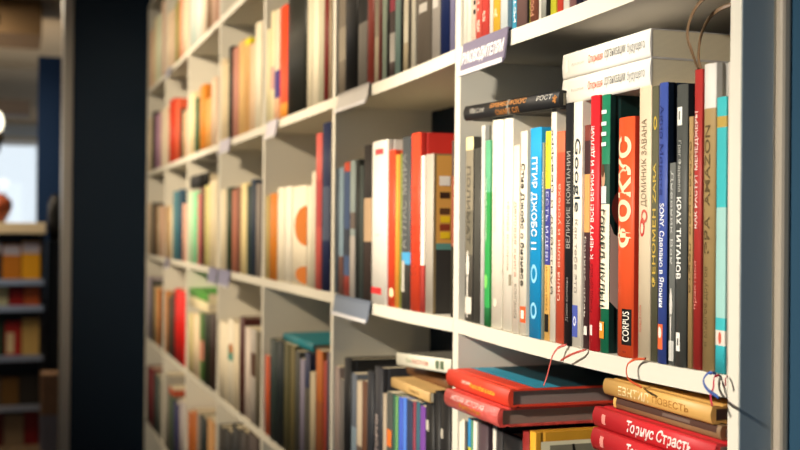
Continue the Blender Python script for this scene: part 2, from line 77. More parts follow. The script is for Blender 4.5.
{'x': -1.2863, 'y': -0.03, 'z': 1.3714, 't': 0.0212, 'h': 0.1612, 'd': 0.165, 'c': '#cf5a52', 'label': 'lower pinkish-red lying book in a crinkled wrapper under the red one', 'group': 'books on the shelf below eye level, rightmost bay', 'lie': 0, 'k': 'h', 'pages': '#8a7468', 'cover': '#c8463e', 'txt': [('НОВАЯ ИСТОРИЯ', 'u', 0.3, 0.3, 0.15, 0.75, '#f0d0c8', 0.0), ('Философия', 'u', 0.65, 0.4, 0.3, 0.7, '#c8802c', 0.01)], 'crinkle': 1},
{'x': -0.9479, 'y': -0.012, 'z': 1.3809, 't': 0.0205, 'h': 0.1922, 'd': 0.15, 'c': '#c4262c', 'label': 'second red book of the right stack, under its twin, cut by frame', 'group': 'books on the shelf below eye level, rightmost bay', 'lie': 0, 'k': 'h', 'pages': '#b9a894', 'txt': [('Торнус Страсть', 'u', 0.5, 0.68, 0.34, 0.82, '#f2dfd8', 0.02)], 'pt': [(0.25, 0.75, 0.09, 0.125, '#dc8a80')]},
{'x': -0.9527, 'y': -0.008, 'z': 1.4018, 't': 0.0188, 'h': 0.197, 'd': 0.15, 'c': '#c4262c', 'label': 'upper red book with white script, under the brown books', 'group': 'books on the shelf below eye level, rightmost bay', 'lie': 0, 'k': 'h', 'pages': '#b9a894', 'txt': [('Торнус Страсть', 'u', 0.5, 0.72, 0.32, 0.84, '#f2dfd8', 0.02)], 'pt': [(0.25, 0.75, 0.09, 0.125, '#dc8a80')]},
{'x': -0.9358, 'y': 0.004, 'z': 1.421, 't': 0.0115, 'h': 0.1698, 'd': 0.15, 'c': '#8a6a48', 'label': 'dark brown and tan lying book between yellow and red books', 'group': 'books on the shelf below eye level, rightmost bay', 'lie': 0, 'k': 'h', 'pages': '#a08a70', 'pt': [(0.0, 0.55, 0.03, 0.97, '#4d352c'), (0.0, 0.9, 0.0, 0.03, '#d0a860'), (0.2, 0.45, 0.5, 0.75, '#6d5a50')]},
{'x': -0.948, 'y': 0.0, 'z': 1.4329, 't': 0.015, 'h': 0.1752, 'd': 0.15, 'c': '#d8a85c', 'label': 'worn yellow-tan book lying on top of the right stack', 'group': 'books on the shelf below eye level, rightmost bay', 'lie': 0, 'k': 'h', 'pages': '#6a5a54', 'txt': [('ЕВНТИЛ', 'u', 0.5, 0.55, 0.16, 0.46, '#efd8a6', 0.01), ('ПОВЕСТЬ', 'u', 0.5, 0.4, 0.5, 0.82, '#a8702f', 0.0)]},
{'x': -1.9096, 'y': 0.0033, 'z': 1.4757, 't': 0.0148, 'h': 0.2199, 'd': 0.149, 'c': '#4a5560', 'label': 'slate blue book on the eye-level shelf, second bay from the right', 'group': 'books on the eye-level shelf, second bay from the right', 'k': 'p'},
{'x': -1.8868, 'y': 0.0019, 'z': 1.4752, 't': 0.0276, 'h': 0.2222, 'd': 0.158, 'c': '#7f95a3', 'label': 'pale blue-grey book on the eye-level shelf, second bay from the right', 'group': 'books on the eye-level shelf, second bay from the right', 'k': 'p', 'zones': [(0, 0.3, '#705048')]},
{'x': -1.8585, 'y': 0.0029, 'z': 1.4747, 't': 0.0338, 'h': 0.2302, 'd': 0.145, 'c': '#46587a', 'label': 'blue red-tipped book on the eye-level shelf, second bay from the right', 'group': 'books on the eye-level shelf, second bay from the right', 'k': 'p', 'zones': [(0.93, 1, '#b8452c'), (0, 0.15, '#8a3a32'), (0.3, 0.5, '#3a3f4a')]},
{'x': -1.816, 'y': 0.001, 'z': 1.474, 't': 0.0293, 'h': 0.2318, 'd': 0.144, 'c': '#8e9a97', 'label': 'grey silver book on the eye-level shelf, second bay from the right', 'group': 'books on the eye-level shelf, second bay from the right', 'k': 'p', 'zones': [(0, 0.45, '#b5ada4'), (0.5, 0.62, '#6a5f58')]},
{'x': -1.7861, 'y': 0.0018, 'z': 1.4736, 't': 0.0196, 'h': 0.2323, 'd': 0.149, 'c': '#2a2c28', 'label': 'black-green book on the eye-level shelf, second bay from the right', 'group': 'books on the eye-level shelf, second bay from the right', 'k': 'p'},
{'x': -1.7658, 'y': 0.0024, 'z': 1.4734, 't': 0.022, 'h': 0.2214, 'd': 0.154, 'c': '#3d4440', 'label': 'smoky green book on the eye-level shelf, second bay from the right', 'group': 'books on the eye-level shelf, second bay from the right', 'k': 'p'},
{'x': -1.7432, 'y': 0.0029, 'z': 1.4732, 't': 0.041, 'h': 0.2534, 'd': 0.153, 'c': '#2a2522', 'label': 'black with beige foot book on the eye-level shelf, second bay from the right', 'group': 'books on the eye-level shelf, second bay from the right', 'k': 'p', 'zones': [(0.38, 0.66, '#b89a78'), (0, 0.38, '#3a2f2a')]},
{'x': -1.6962, 'y': 0.002, 'z': 1.4729, 't': 0.0785, 'h': 0.2553, 'd': 0.148, 'c': '#efe8dc', 'label': 'thick white book on the eye-level shelf, second bay from the right', 'group': 'books on the eye-level shelf, second bay from the right', 'k': 'h', 'cover': '#d9d3c8', 'pt': [(0.3, 0.8, 0.915, 0.95, '#c8484a'), (0, 0.75, 0.06, 0.1, '#cc2f30'), (0.35, 0.65, 0.42, 0.425, '#b9b2a6')]},
{'x': -1.617, 'y': 0.0032, 'z': 1.4728, 't': 0.0307, 'h': 0.2375, 'd': 0.154, 'c': '#d9482a', 'label': 'vermilion book on the eye-level shelf, second bay from the right', 'group': 'books on the eye-level shelf, second bay from the right', 'k': 'h', 'pt': [(0.55, 0.95, 0.06, 0.12, '#f0d8a8', 'disc')]},
{'x': -1.5812, 'y': 0.0021, 'z': 1.4728, 't': 0.0147, 'h': 0.2291, 'd': 0.155, 'c': '#e39a3c', 'label': 'amber thin book on the eye-level shelf, second bay from the right', 'group': 'books on the eye-level shelf, second bay from the right', 'k': 'p'},
{'x': -1.5659, 'y': 0.0036, 'z': 1.4729, 't': 0.0087, 'h': 0.2299, 'd': 0.149, 'c': '#8a8f42', 'label': 'olive green thin book on the eye-level shelf, second bay from the right', 'group': 'books on the eye-level shelf, second bay from the right', 'k': 'p'},
{'x': -1.5562, 'y': 0.0039, 'z': 1.4731, 't': 0.0369, 'h': 0.2527, 'd': 0.158, 'c': '#474a4b', 'label': 'grey lettered book on the eye-level shelf, second bay from the right', 'group': 'books on the eye-level shelf, second bay from the right', 'k': 'h', 'zones': [(0.26, 0.33, '#4a9ac8'), (0, 0.26, '#3a3733')], 'txt': [('АТЛАС МИРА', 'u', 0.5, 0.5, 0.35, 0.9, '#9a9a94', 0.0)], 'pt': [(0.1, 0.6, 0.1, 0.28, '#b9b4a8')]},
{'x': -1.5131, 'y': 0.0026, 'z': 1.4736, 't': 0.0393, 'h': 0.2541, 'd': 0.165, 'c': '#d6462a', 'label': 'large orange-red book on the eye-level shelf, second bay from the right', 'group': 'books on the eye-level shelf, second bay from the right', 'k': 'h', 'cover': '#b92a22', 'txt': [('БОЛЬШАЯ КНИГА', 'u', 0.5, 0.5, 0.2, 0.7, '#b03820', 0.0)]},
{'x': -1.4692, 'y': 0.0015, 'z': 1.4738, 't': 0.0137, 'h': 0.22, 'd': 0.154, 'c': '#ece2d4', 'label': 'thin white red-dotted book on the eye-level shelf, second bay from the right', 'group': 'books on the eye-level shelf, second bay from the right', 'k': 'p', 'zones': [(0, 0.3, '#b04038')]},
{'x': -1.4549, 'y': 0.0038, 'z': 1.4742, 't': 0.0294, 'h': 0.2205, 'd': 0.16, 'c': '#b3aa9c', 'label': 'picture-sided grey book on the eye-level shelf, second bay from the right', 'group': 'books on the eye-level shelf, second bay from the right', 'k': 'p', 'cover': '#7c6a4a', 'face': [('poly', [(0.004, 0.44), (0.004, 0.99), (0.13, 0.99), (0.13, 0.44)], '#d39a4a'), ('poly', [(0.004, 0.0), (0.004, 0.4), (0.13, 0.4), (0.13, 0.0)], '#33302c'), ('poly', [(0.004, 0.4), (0.004, 0.44), (0.13, 0.44), (0.13, 0.4)], '#5a8a80'), ('poly', [(0.009, 0.72), (0.009, 0.76), (0.024, 0.76), (0.024, 0.72)], '#3a2418'), ('poly', [(0.009, 0.62), (0.009, 0.66), (0.024, 0.66), (0.024, 0.62)], '#5a3a20'), ('poly', [(0.009, 0.52), (0.009, 0.56), (0.024, 0.56), (0.024, 0.52)], '#8a3a20'), ('poly', [(0.008, 0.8), (0.008, 0.86), (0.024, 0.86), (0.024, 0.8)], '#efe6d8'), ('poly', [(0.01, 0.57), (0.01, 0.61), (0.024, 0.61), (0.024, 0.57)], '#e8c020'), ('poly', [(0.01, 0.47), (0.01, 0.51), (0.024, 0.51), (0.024, 0.47)], '#e8c020')]},
{'x': -1.3578, 'y': 0.0031, 'z': 1.4755, 't': 0.0088, 'h': 0.2314, 'd': 0.15, 'c': '#4a3a34', 'label': 'dark dotted edge book on the eye-level shelf, second bay from the right', 'group': 'books on the eye-level shelf, second bay from the right', 'k': 'p', 'zones': [(0, 0.4, '#2c2a20'), (0.4, 0.8, '#8a4a34')]},
{'x': -1.9096, 'y': 0.0032, 'z': 1.8257, 't': 0.0043, 'h': 0.2095, 'd': 0.152, 'c': '#726e66', 'label': 'stone grey book on the shelf above eye level, second bay from the right', 'group': 'books on the shelf above eye level, second bay from the right', 'k': 'p'},  # colours of this whole row are scaled darker to carry its dimmer light
{'x': -1.9009, 'y': 0.0027, 'z': 1.8255, 't': 0.043, 'h': 0.2366, 'd': 0.14, 'c': '#71685b', 'label': 'taupe patterned book on the shelf above eye level, second bay from the right', 'group': 'books on the shelf above eye level, second bay from the right', 'k': 'p', 'zones': [(0.25, 0.5, '#8c8373')]},
{'x': -1.8562, 'y': 0.0029, 'z': 1.8246, 't': 0.0715, 'h': 0.29, 'd': 0.152, 'c': '#0f0f10', 'label': 'wide black book on the shelf above eye level, second bay from the right', 'group': 'books on the shelf above eye level, second bay from the right', 'k': 'h'},
{'x': -1.7818, 'y': 0.0029, 'z': 1.8236, 't': 0.0498, 'h': 0.2396, 'd': 0.126, 'c': '#706b64', 'label': 'wide grey book on the shelf above eye level, second bay from the right', 'group': 'books on the shelf above eye level, second bay from the right', 'k': 'p', 'zones': [(0.45, 1, '#141413')]},
{'x': -1.7254, 'y': 0.0015, 'z': 1.8231, 't': 0.0351, 'h': 0.2243, 'd': 0.148, 'c': '#7b342b', 'label': 'brick red book on the shelf above eye level, second bay from the right', 'group': 'books on the shelf above eye level, second bay from the right', 'k': 'h'},
{'x': -1.6888, 'y': 0.0017, 'z': 1.8228, 't': 0.0206, 'h': 0.2377, 'd': 0.147, 'c': '#a0937c', 'label': 'beige lettered book on the shelf above eye level, second bay from the right', 'group': 'books on the shelf above eye level, second bay from the right', 'k': 'p', 'zones': [(0.3, 0.6, '#867b69')]},
{'x': -1.6643, 'y': 0.0011, 'z': 1.8228, 't': 0.0141, 'h': 0.2259, 'd': 0.133, 'c': '#632e28', 'label': 'thin oxblood book on the shelf above eye level, second bay from the right', 'group': 'books on the shelf above eye level, second bay from the right', 'k': 'h'},
{'x': -1.6484, 'y': 0.0012, 'z': 1.8227, 't': 0.0208, 'h': 0.2073, 'd': 0.136, 'c': '#7f8b7b', 'label': 'sage green book on the shelf above eye level, second bay from the right', 'group': 'books on the shelf above eye level, second bay from the right', 'k': 'p'},
{'x': -1.6266, 'y': 0.0015, 'z': 1.8227, 't': 0.0097, 'h': 0.2106, 'd': 0.126, 'c': '#21211c', 'label': 'thin black-green book on the shelf above eye level, second bay from the right', 'group': 'books on the shelf above eye level, second bay from the right', 'k': 'h'},
{'x': -1.6163, 'y': 0.0024, 'z': 1.8227, 't': 0.0243, 'h': 0.2209, 'd': 0.146, 'c': '#3b302c', 'label': 'red and yellow patched book on the shelf above eye level, second bay from the right', 'group': 'books on the shelf above eye level, second bay from the right', 'k': 'p', 'zones': [(0.45, 0.6, '#862c3b'), (0.6, 0.8, '#b4862e'), (0.8, 1, '#ac3923'), (0.1, 0.3, '#908b83')]},
{'x': -1.5913, 'y': 0.0028, 'z': 1.8228, 't': 0.024, 'h': 0.2131, 'd': 0.157, 'c': '#647870', 'label': 'grey teal book on the shelf above eye level, second bay from the right', 'group': 'books on the shelf above eye level, second bay from the right', 'k': 'p'},
{'x': -1.5607, 'y': 0.001, 'z': 1.8229, 't': 0.009, 'h': 0.2223, 'd': 0.135, 'c': '#171916', 'label': 'thin ink black book on the shelf above eye level, second bay from the right', 'group': 'books on the shelf above eye level, second bay from the right', 'k': 'h'},
{'x': -1.5511, 'y': 0.0022, 'z': 1.823, 't': 0.0195, 'h': 0.2063, 'd': 0.154, 'c': '#b0a893', 'label': 'cream book on the shelf above eye level, second bay from the right', 'group': 'books on the shelf above eye level, second bay from the right', 'k': 'p', 'zones': [(0, 0.2, '#908369')]},
{'x': -1.5296, 'y': 0.0021, 'z': 1.8231, 't': 0.0113, 'h': 0.202, 'd': 0.146, 'c': '#3c362c', 'label': 'thin dark olive book on the shelf above eye level, second bay from the right', 'group': 'books on the shelf above eye level, second bay from the right', 'k': 'p'},
{'x': -1.5144, 'y': 0.0013, 'z': 1.8233, 't': 0.017, 'h': 0.23, 'd': 0.137, 'c': '#b4ad9b', 'label': 'ivory dotted book on the shelf above eye level, second bay from the right', 'group': 'books on the shelf above eye level, second bay from the right', 'k': 'p'},
{'x': -1.4968, 'y': 0.0027, 'z': 1.8241, 't': 0.0612, 'h': 0.2527, 'd': 0.154, 'c': '#5d5449', 'label': 'wide brown-grey book on the shelf above eye level, second bay from the right', 'group': 'books on the shelf above eye level, second bay from the right', 'k': 'h', 'pt': [(0.2, 0.8, 0.52, 0.66, '#9b2121', 'disc'), (0.3, 0.8, 0.36, 0.41, '#aca69c'), (0.3, 0.8, 0.28, 0.33, '#aca69c')]},
{'x': -1.4329, 'y': 0.0023, 'z': 1.8246, 't': 0.0305, 'h': 0.2447, 'd': 0.147, 'c': '#948d84', 'label': 'pale grey patterned book on the shelf above eye level, second bay from the right', 'group': 'books on the shelf above eye level, second bay from the right', 'k': 'p', 'pt': [(0.2, 0.9, 0.4, 0.5, '#b9b4ac'), (0.1, 0.8, 0.28, 0.36, '#b9b4ac')]},
{'x': -1.4, 'y': 0.0021, 'z': 1.8252, 't': 0.0325, 'h': 0.2078, 'd': 0.146, 'c': '#152149', 'label': 'navy book on the shelf above eye level, second bay from the right', 'group': 'books on the shelf above eye level, second bay from the right', 'k': 'h'},
{'x': -1.3668, 'y': 0.0027, 'z': 1.8255, 't': 0.0163, 'h': 0.2526, 'd': 0.159, 'c': '#7b7693', 'label': 'lavender book on the shelf above eye level, second bay from the right', 'group': 'books on the shelf above eye level, second bay from the right', 'k': 'p'},
{'x': -1.9096, 'y': 0.0028, 'z': 1.1257, 't': 0.0332, 'h': 0.2208, 'd': 0.137, 'c': '#8f7f78', 'label': 'taupe grey book on the shelf below eye level, second bay from the right', 'group': 'books on the shelf below eye level, second bay from the right', 'k': 'p'},
{'x': -1.8758, 'y': 0.0037, 'z': 1.1257, 't': 0.0224, 'h': 0.202, 'd': 0.125, 'c': '#6a6560', 'label': 'thin dusty grey book on the shelf below eye level, second bay from the right', 'group': 'books on the shelf below eye level, second bay from the right', 'k': 'p'},
{'x': -1.8428, 'y': 0.0013, 'z': 1.1257, 't': 0.0383, 'h': 0.2427, 'd': 0.145, 'c': '#141517', 'label': 'tall black left book on the shelf below eye level, second bay from the right', 'group': 'books on the shelf below eye level, second bay from the right', 'k': 'h'},
{'x': -1.8038, 'y': 0.0028, 'z': 1.1257, 't': 0.0291, 'h': 0.2213, 'd': 0.13, 'c': '#59606a', 'label': 'blue-grey book on the shelf below eye level, second bay from the right', 'group': 'books on the shelf below eye level, second bay from the right', 'k': 'p', 'zones': [(0, 0.6, '#7a8a94')]},
{'x': -1.7727, 'y': 0.0029, 'z': 1.1257, 't': 0.028, 'h': 0.2122, 'd': 0.156, 'c': '#b5a48c', 'label': 'beige book on the shelf below eye level, second bay from the right', 'group': 'books on the shelf below eye level, second bay from the right', 'k': 'p', 'zones': [(0.42, 0.5, '#5a4a40')]},
{'x': -1.74, 'y': 0.0021, 'z': 1.1257, 't': 0.026, 'h': 0.2166, 'd': 0.14, 'c': '#5a3a28', 'label': 'brown book on the shelf below eye level, second bay from the right', 'group': 'books on the shelf below eye level, second bay from the right', 'k': 'p'},
{'x': -1.7106, 'y': 0.0017, 'z': 1.1257, 't': 0.0315, 'h': 0.2365, 'd': 0.135, 'c': '#24262b', 'label': 'black plain book on the shelf below eye level, second bay from the right', 'group': 'books on the shelf below eye level, second bay from the right', 'k': 'h'},
{'x': -1.6785, 'y': 0.0039, 'z': 1.1257, 't': 0.039, 'h': 0.2477, 'd': 0.138, 'c': '#2c2c30', 'label': 'black pale-lettered book on the shelf below eye level, second bay from the right', 'group': 'books on the shelf below eye level, second bay from the right', 'k': 'h', 'txt': [('ИСТОРИЯ', 'u', 0.5, 0.35, 0.35, 0.7, '#b8a8a0', 0.0)]},
{'x': -1.6365, 'y': 0.0039, 'z': 1.1257, 't': 0.0156, 'h': 0.21, 'd': 0.157, 'c': '#a89a86', 'label': 'thin putty book on the shelf below eye level, second bay from the right', 'group': 'books on the shelf below eye level, second bay from the right', 'k': 'p'},
{'x': -1.6158, 'y': 0.0028, 'z': 1.1257, 't': 0.0265, 'h': 0.216, 'd': 0.134, 'c': '#42443f', 'label': 'grey orange-patched book on the shelf below eye level, second bay from the right', 'group': 'books on the shelf below eye level, second bay from the right', 'k': 'p', 'pt': [(0.1, 0.9, 0.62, 0.74, '#d8702c')]},
{'x': -1.5886, 'y': 0.0039, 'z': 1.1257, 't': 0.0101, 'h': 0.2151, 'd': 0.142, 'c': '#2f5a4a', 'label': 'bottle green book on the shelf below eye level, second bay from the right', 'group': 'books on the shelf below eye level, second bay from the right', 'k': 'p'},
{'x': -1.5718, 'y': 0.0022, 'z': 1.1257, 't': 0.0082, 'h': 0.2148, 'd': 0.136, 'c': '#6aa060', 'label': 'thin leaf green book on the shelf below eye level, second bay from the right', 'group': 'books on the shelf below eye level, second bay from the right', 'k': 'p'},
{'x': -1.563, 'y': 0.004, 'z': 1.1257, 't': 0.0185, 'h': 0.2154, 'd': 0.142, 'c': '#3c58b8', 'label': 'royal blue book on the shelf below eye level, second bay from the right', 'group': 'books on the shelf below eye level, second bay from the right', 'k': 'p'},
{'x': -1.5368, 'y': 0.0019, 'z': 1.1257, 't': 0.0131, 'h': 0.2184, 'd': 0.142, 'c': '#4a78d0', 'label': 'azure blue book on the shelf below eye level, second bay from the right', 'group': 'books on the shelf below eye level, second bay from the right', 'k': 'p'},
{'x': -1.5206, 'y': 0.0014, 'z': 1.1257, 't': 0.0247, 'h': 0.2179, 'd': 0.147, 'c': '#23304c', 'label': 'ink navy book on the shelf below eye level, second bay from the right', 'group': 'books on the shelf below eye level, second bay from the right', 'k': 'p'},
{'x': -1.4953, 'y': 0.0023, 'z': 1.1257, 't': 0.0094, 'h': 0.2185, 'd': 0.135, 'c': '#8a3a4a', 'label': 'thin wine red book on the shelf below eye level, second bay from the right', 'group': 'books on the shelf below eye level, second bay from the right', 'k': 'p'},
{'x': -1.4853, 'y': 0.0033, 'z': 1.1257, 't': 0.0147, 'h': 0.2199, 'd': 0.154, 'c': '#2f5a6a', 'label': 'dark teal book on the shelf below eye level, second bay from the right', 'group': 'books on the shelf below eye level, second bay from the right', 'k': 'p'},
{'x': -1.4627, 'y': 0.001, 'z': 1.1257, 't': 0.0199, 'h': 0.218, 'd': 0.144, 'c': '#6a3a90', 'label': 'violet book on the shelf below eye level, second bay from the right', 'group': 'books on the shelf below eye level, second bay from the right', 'k': 'p'},
{'x': -1.4422, 'y': 0.0018, 'z': 1.1257, 't': 0.032, 'h': 0.2418, 'd': 0.158, 'c': '#101012', 'label': 'wide black left book on the shelf below eye level, second bay from the right', 'group': 'books on the shelf below eye level, second bay from the right', 'k': 'h', 'pt': [(0.2, 0.6, 0.78, 0.84, '#c8c2b4')]},
{'x': -1.4096, 'y': 0.0033, 'z': 1.1257, 't': 0.0179, 'h': 0.2459, 'd': 0.134, 'c': '#151517', 'label': 'slim black middle book on the shelf below eye level, second bay from the right', 'group': 'books on the shelf below eye level, second bay from the right', 'k': 'h'},
{'x': -1.3864, 'y': 0.0018, 'z': 1.1257, 't': 0.0351, 'h': 0.2469, 'd': 0.13, 'c': '#0f0f11', 'label': 'wide black right book on the shelf below eye level, second bay from the right', 'group': 'books on the shelf below eye level, second bay from the right', 'k': 'h', 'pt': [(0.2, 0.5, 0.76, 0.81, '#c8c2b4')]},
{'x': -1.5748, 'y': -0.004, 'z': 1.3544, 't': 0.014, 'h': 0.1625, 'd': 0.15, 'c': '#c9a468', 'label': 'tan book lying askew on the books of the lower second bay', 'group': 'books on the shelf below eye level, second bay from the right', 'lie': 0, 'k': 'p', 'txt': [('Повесть', 'u', 0.5, 0.4, 0.5, 0.75, '#8a6a3a', 0.0)]},
{'x': -1.5969, 'y': 0.03, 'z': 1.3688, 't': 0.0185, 'h': 0.1725, 'd': 0.12, 'c': '#6d4a2c', 'label': 'dark brown book lying between the tan and white books', 'group': 'books on the shelf below eye level, second bay from the right', 'lie': 0, 'k': 'h'},
{'x': -1.5631, 'y': 0.0, 'z': 1.388, 't': 0.0185, 'h': 0.2194, 'd': 0.15, 'c': '#d9d6c4', 'label': 'white book lying on top, lower shelf of the second bay', 'group': 'books on the shelf below eye level, second bay from the right', 'lie': -0.0662, 'k': 'p', 'txt': [('Сборник', 'u', 0.5, 0.4, 0.2, 0.3, '#8a9a7a', 0.0), ('РАССКАЗЫ', 'u', 0.5, 0.35, 0.32, 0.62, '#c8705a', 0.0)], 'pt': [(0.2, 0.8, 0.74, 0.8, '#5a6a52'), (0.2, 0.8, 0.82, 0.88, '#5a6a52')], 'cover': '#5a5850'},
{'x': -2.4976, 'y': 0.004, 'z': 1.4757, 't': 0.0377, 'h': 0.1879, 'd': 0.135, 'c': '#b9a468', 'label': 'straw book on the eye-level shelf, third bay from the right', 'group': 'books on the eye-level shelf, third bay from the right', 'k': 'p'},
{'x': -2.4483, 'y': 0.0028, 'z': 1.4757, 't': 0.07, 'h': 0.191, 'd': 0.142, 'c': '#d2802c', 'label': 'orange book on the eye-level shelf, third bay from the right', 'group': 'books on the eye-level shelf, third bay from the right', 'k': 'h'},
{'x': -2.3729, 'y': 0.0029, 'z': 1.4757, 't': 0.0642, 'h': 0.202, 'd': 0.146, 'c': '#efe6d0', 'label': 'white left book on the eye-level shelf, third bay from the right', 'group': 'books on the eye-level shelf, third bay from the right', 'k': 'p'},
{'x': -2.3045, 'y': 0.0032, 'z': 1.4757, 't': 0.0591, 'h': 0.202, 'd': 0.129, 'c': '#f0e9d8', 'label': 'white middle book on the eye-level shelf, third bay from the right', 'group': 'books on the eye-level shelf, third bay from the right', 'k': 'p'},
{'x': -2.2406, 'y': 0.0033, 'z': 1.4757, 't': 0.1224, 'h': 0.1998, 'd': 0.136, 'c': '#efe4cc', 'label': 'wide white orange-disced book on the eye-level shelf, third bay from the right', 'group': 'books on the eye-level shelf, third bay from the right', 'k': 'p', 'pt': [(0.2, 1.8, 0.4, 0.8, '#c8742c', 'disc'), (0.3, 1.7, 0.02, 0.2, '#b86a28', 'disc')]},
{'x': -2.1108, 'y': 0.0026, 'z': 1.4757, 't': 0.0293, 'h': 0.1975, 'd': 0.137, 'c': '#e6dec8', 'label': 'cream narrow book on the eye-level shelf, third bay from the right', 'group': 'books on the eye-level shelf, third bay from the right', 'k': 'p'},
{'x': -2.0758, 'y': 0.0019, 'z': 1.4757, 't': 0.027, 'h': 0.2233, 'd': 0.144, 'c': '#d6cdb8', 'label': 'tall cream book on the eye-level shelf, third bay from the right', 'group': 'books on the eye-level shelf, third bay from the right', 'k': 'p'},
{'x': -2.0477, 'y': 0.0024, 'z': 1.4757, 't': 0.0421, 'h': 0.2937, 'd': 0.138, 'c': '#c25a52', 'label': 'rose red book on the eye-level shelf, third bay from the right', 'group': 'books on the eye-level shelf, third bay from the right', 'k': 'h', 'zones': [(0.4, 0.7, '#b04a48')]},
{'x': -2.0044, 'y': 0.0032, 'z': 1.4757, 't': 0.054, 'h': 0.3091, 'd': 0.146, 'c': '#1f2748', 'label': 'navy blue book on the eye-level shelf, third bay from the right', 'group': 'books on the eye-level shelf, third bay from the right', 'k': 'h', 'zones': [(0.3, 0.62, '#4a5266')]},
{'x': -2.4931, 'y': 0.0011, 'z': 1.8257, 't': 0.0368, 'h': 0.2139, 'd': 0.141, 'c': '#e6dcb4', 'label': 'pale yellow book on the shelf above eye level, third bay from the right', 'group': 'books on the shelf above eye level, third bay from the right', 'k': 'p'},
{'x': -2.4557, 'y': 0.0037, 'z': 1.8257, 't': 0.0327, 'h': 0.2488, 'd': 0.144, 'c': '#efe2b8', 'label': 'cream lemon book on the shelf above eye level, third bay from the right', 'group': 'books on the shelf above eye level, third bay from the right', 'k': 'p', 'zones': [(0.3, 0.5, '#d8a8a0')]},
{'x': -2.4071, 'y': 0.001, 'z': 1.8257, 't': 0.047, 'h': 0.2428, 'd': 0.14, 'c': '#d9cfb4', 'label': 'buff coloured book on the shelf above eye level, third bay from the right', 'group': 'books on the shelf above eye level, third bay from the right', 'k': 'p', 'zones': [(0.2, 0.45, '#4a3a80'), (0, 0.2, '#e2b08a')]},
{'x': -2.3594, 'y': 0.0027, 'z': 1.8257, 't': 0.067, 'h': 0.2389, 'd': 0.147, 'c': '#e24a26', 'label': 'flame orange-red book on the shelf above eye level, third bay from the right', 'group': 'books on the shelf above eye level, third bay from the right', 'k': 'h', 'zones': [(0, 0.13, '#e8963a')]},
{'x': -2.2858, 'y': 0.0024, 'z': 1.8257, 't': 0.1592, 'h': 0.3, 'd': 0.157, 'c': '#20211c', 'label': 'very wide black book on the shelf above eye level, third bay from the right', 'group': 'books on the shelf above eye level, third bay from the right', 'k': 'h'},
{'x': -2.121, 'y': 0.0022, 'z': 1.8257, 't': 0.0388, 'h': 0.2216, 'd': 0.155, 'c': '#c9c0a8', 'label': 'light grey-beige book on the shelf above eye level, third bay from the right', 'group': 'books on the shelf above eye level, third bay from the right', 'k': 'p'},
{'x': -2.0769, 'y': 0.0016, 'z': 1.8257, 't': 0.0447, 'h': 0.2163, 'd': 0.154, 'c': '#ddd4bc', 'label': 'ivory book on the shelf above eye level, third bay from the right', 'group': 'books on the shelf above eye level, third bay from the right', 'k': 'p'},
{'x': -2.0278, 'y': 0.0012, 'z': 1.8257, 't': 0.033, 'h': 0.246, 'd': 0.149, 'c': '#b5b29a', 'label': 'khaki grey book on the shelf above eye level, third bay from the right', 'group': 'books on the shelf above eye level, third bay from the right', 'k': 'p'},
{'x': -1.9942, 'y': 0.0023, 'z': 1.8257, 't': 0.026, 'h': 0.2157, 'd': 0.152, 'c': '#6d2420', 'label': 'deep maroon book on the shelf above eye level, third bay from the right', 'group': 'books on the shelf above eye level, third bay from the right', 'k': 'h'},
{'x': -1.9676, 'y': 0.0037, 'z': 1.8257, 't': 0.0148, 'h': 0.2078, 'd': 0.142, 'c': '#a8957c', 'label': 'thin fawn book on the shelf above eye level, third bay from the right', 'group': 'books on the shelf above eye level, third bay from the right', 'k': 'p'},
{'x': -2.4827, 'y': 0.0026, 'z': 1.1257, 't': 0.0456, 'h': 0.1781, 'd': 0.142, 'c': '#b8502c', 'label': 'rust orange book on the shelf below eye level, third bay from the right', 'group': 'books on the shelf below eye level, third bay from the right', 'k': 'p'},
{'x': -2.4284, 'y': 0.002, 'z': 1.1257, 't': 0.0651, 'h': 0.2195, 'd': 0.13, 'c': '#2a3634', 'label': 'black-green tall book on the shelf below eye level, third bay from the right', 'group': 'books on the shelf below eye level, third bay from the right', 'k': 'h'},
{'x': -2.361, 'y': 0.0028, 'z': 1.1257, 't': 0.0581, 'h': 0.2216, 'd': 0.153, 'c': '#1c2628', 'label': 'near-black tall book on the shelf below eye level, third bay from the right', 'group': 'books on the shelf below eye level, third bay from the right', 'k': 'h'},
{'x': -2.2907, 'y': 0.0012, 'z': 1.1257, 't': 0.0446, 'h': 0.2243, 'd': 0.133, 'c': '#5a5638', 'label': 'olive brown book on the shelf below eye level, third bay from the right', 'group': 'books on the shelf below eye level, third bay from the right', 'k': 'p'},
{'x': -2.2454, 'y': 0.0035, 'z': 1.1257, 't': 0.0382, 'h': 0.2241, 'd': 0.153, 'c': '#6e6440', 'label': 'mustard olive book on the shelf below eye level, third bay from the right', 'group': 'books on the shelf below eye level, third bay from the right', 'k': 'p'},
{'x': -2.2001, 'y': 0.003, 'z': 1.1257, 't': 0.0348, 'h': 0.217, 'd': 0.126, 'c': '#4a4a44', 'label': 'dark stone book on the shelf below eye level, third bay from the right', 'group': 'books on the shelf below eye level, third bay from the right', 'k': 'p'},
{'x': -2.1612, 'y': 0.0032, 'z': 1.1257, 't': 0.0353, 'h': 0.2052, 'd': 0.159, 'c': '#8a8498', 'label': 'lavender grey book on the shelf below eye level, third bay from the right', 'group': 'books on the shelf below eye level, third bay from the right', 'k': 'p'},
{'x': -2.1243, 'y': 0.004, 'z': 1.1257, 't': 0.0342, 'h': 0.2211, 'd': 0.15, 'c': '#3a3f5a', 'label': 'dark navy book on the shelf below eye level, third bay from the right', 'group': 'books on the shelf below eye level, third bay from the right', 'k': 'h', 'zones': [(0, 0.7, '#6a665e')]},
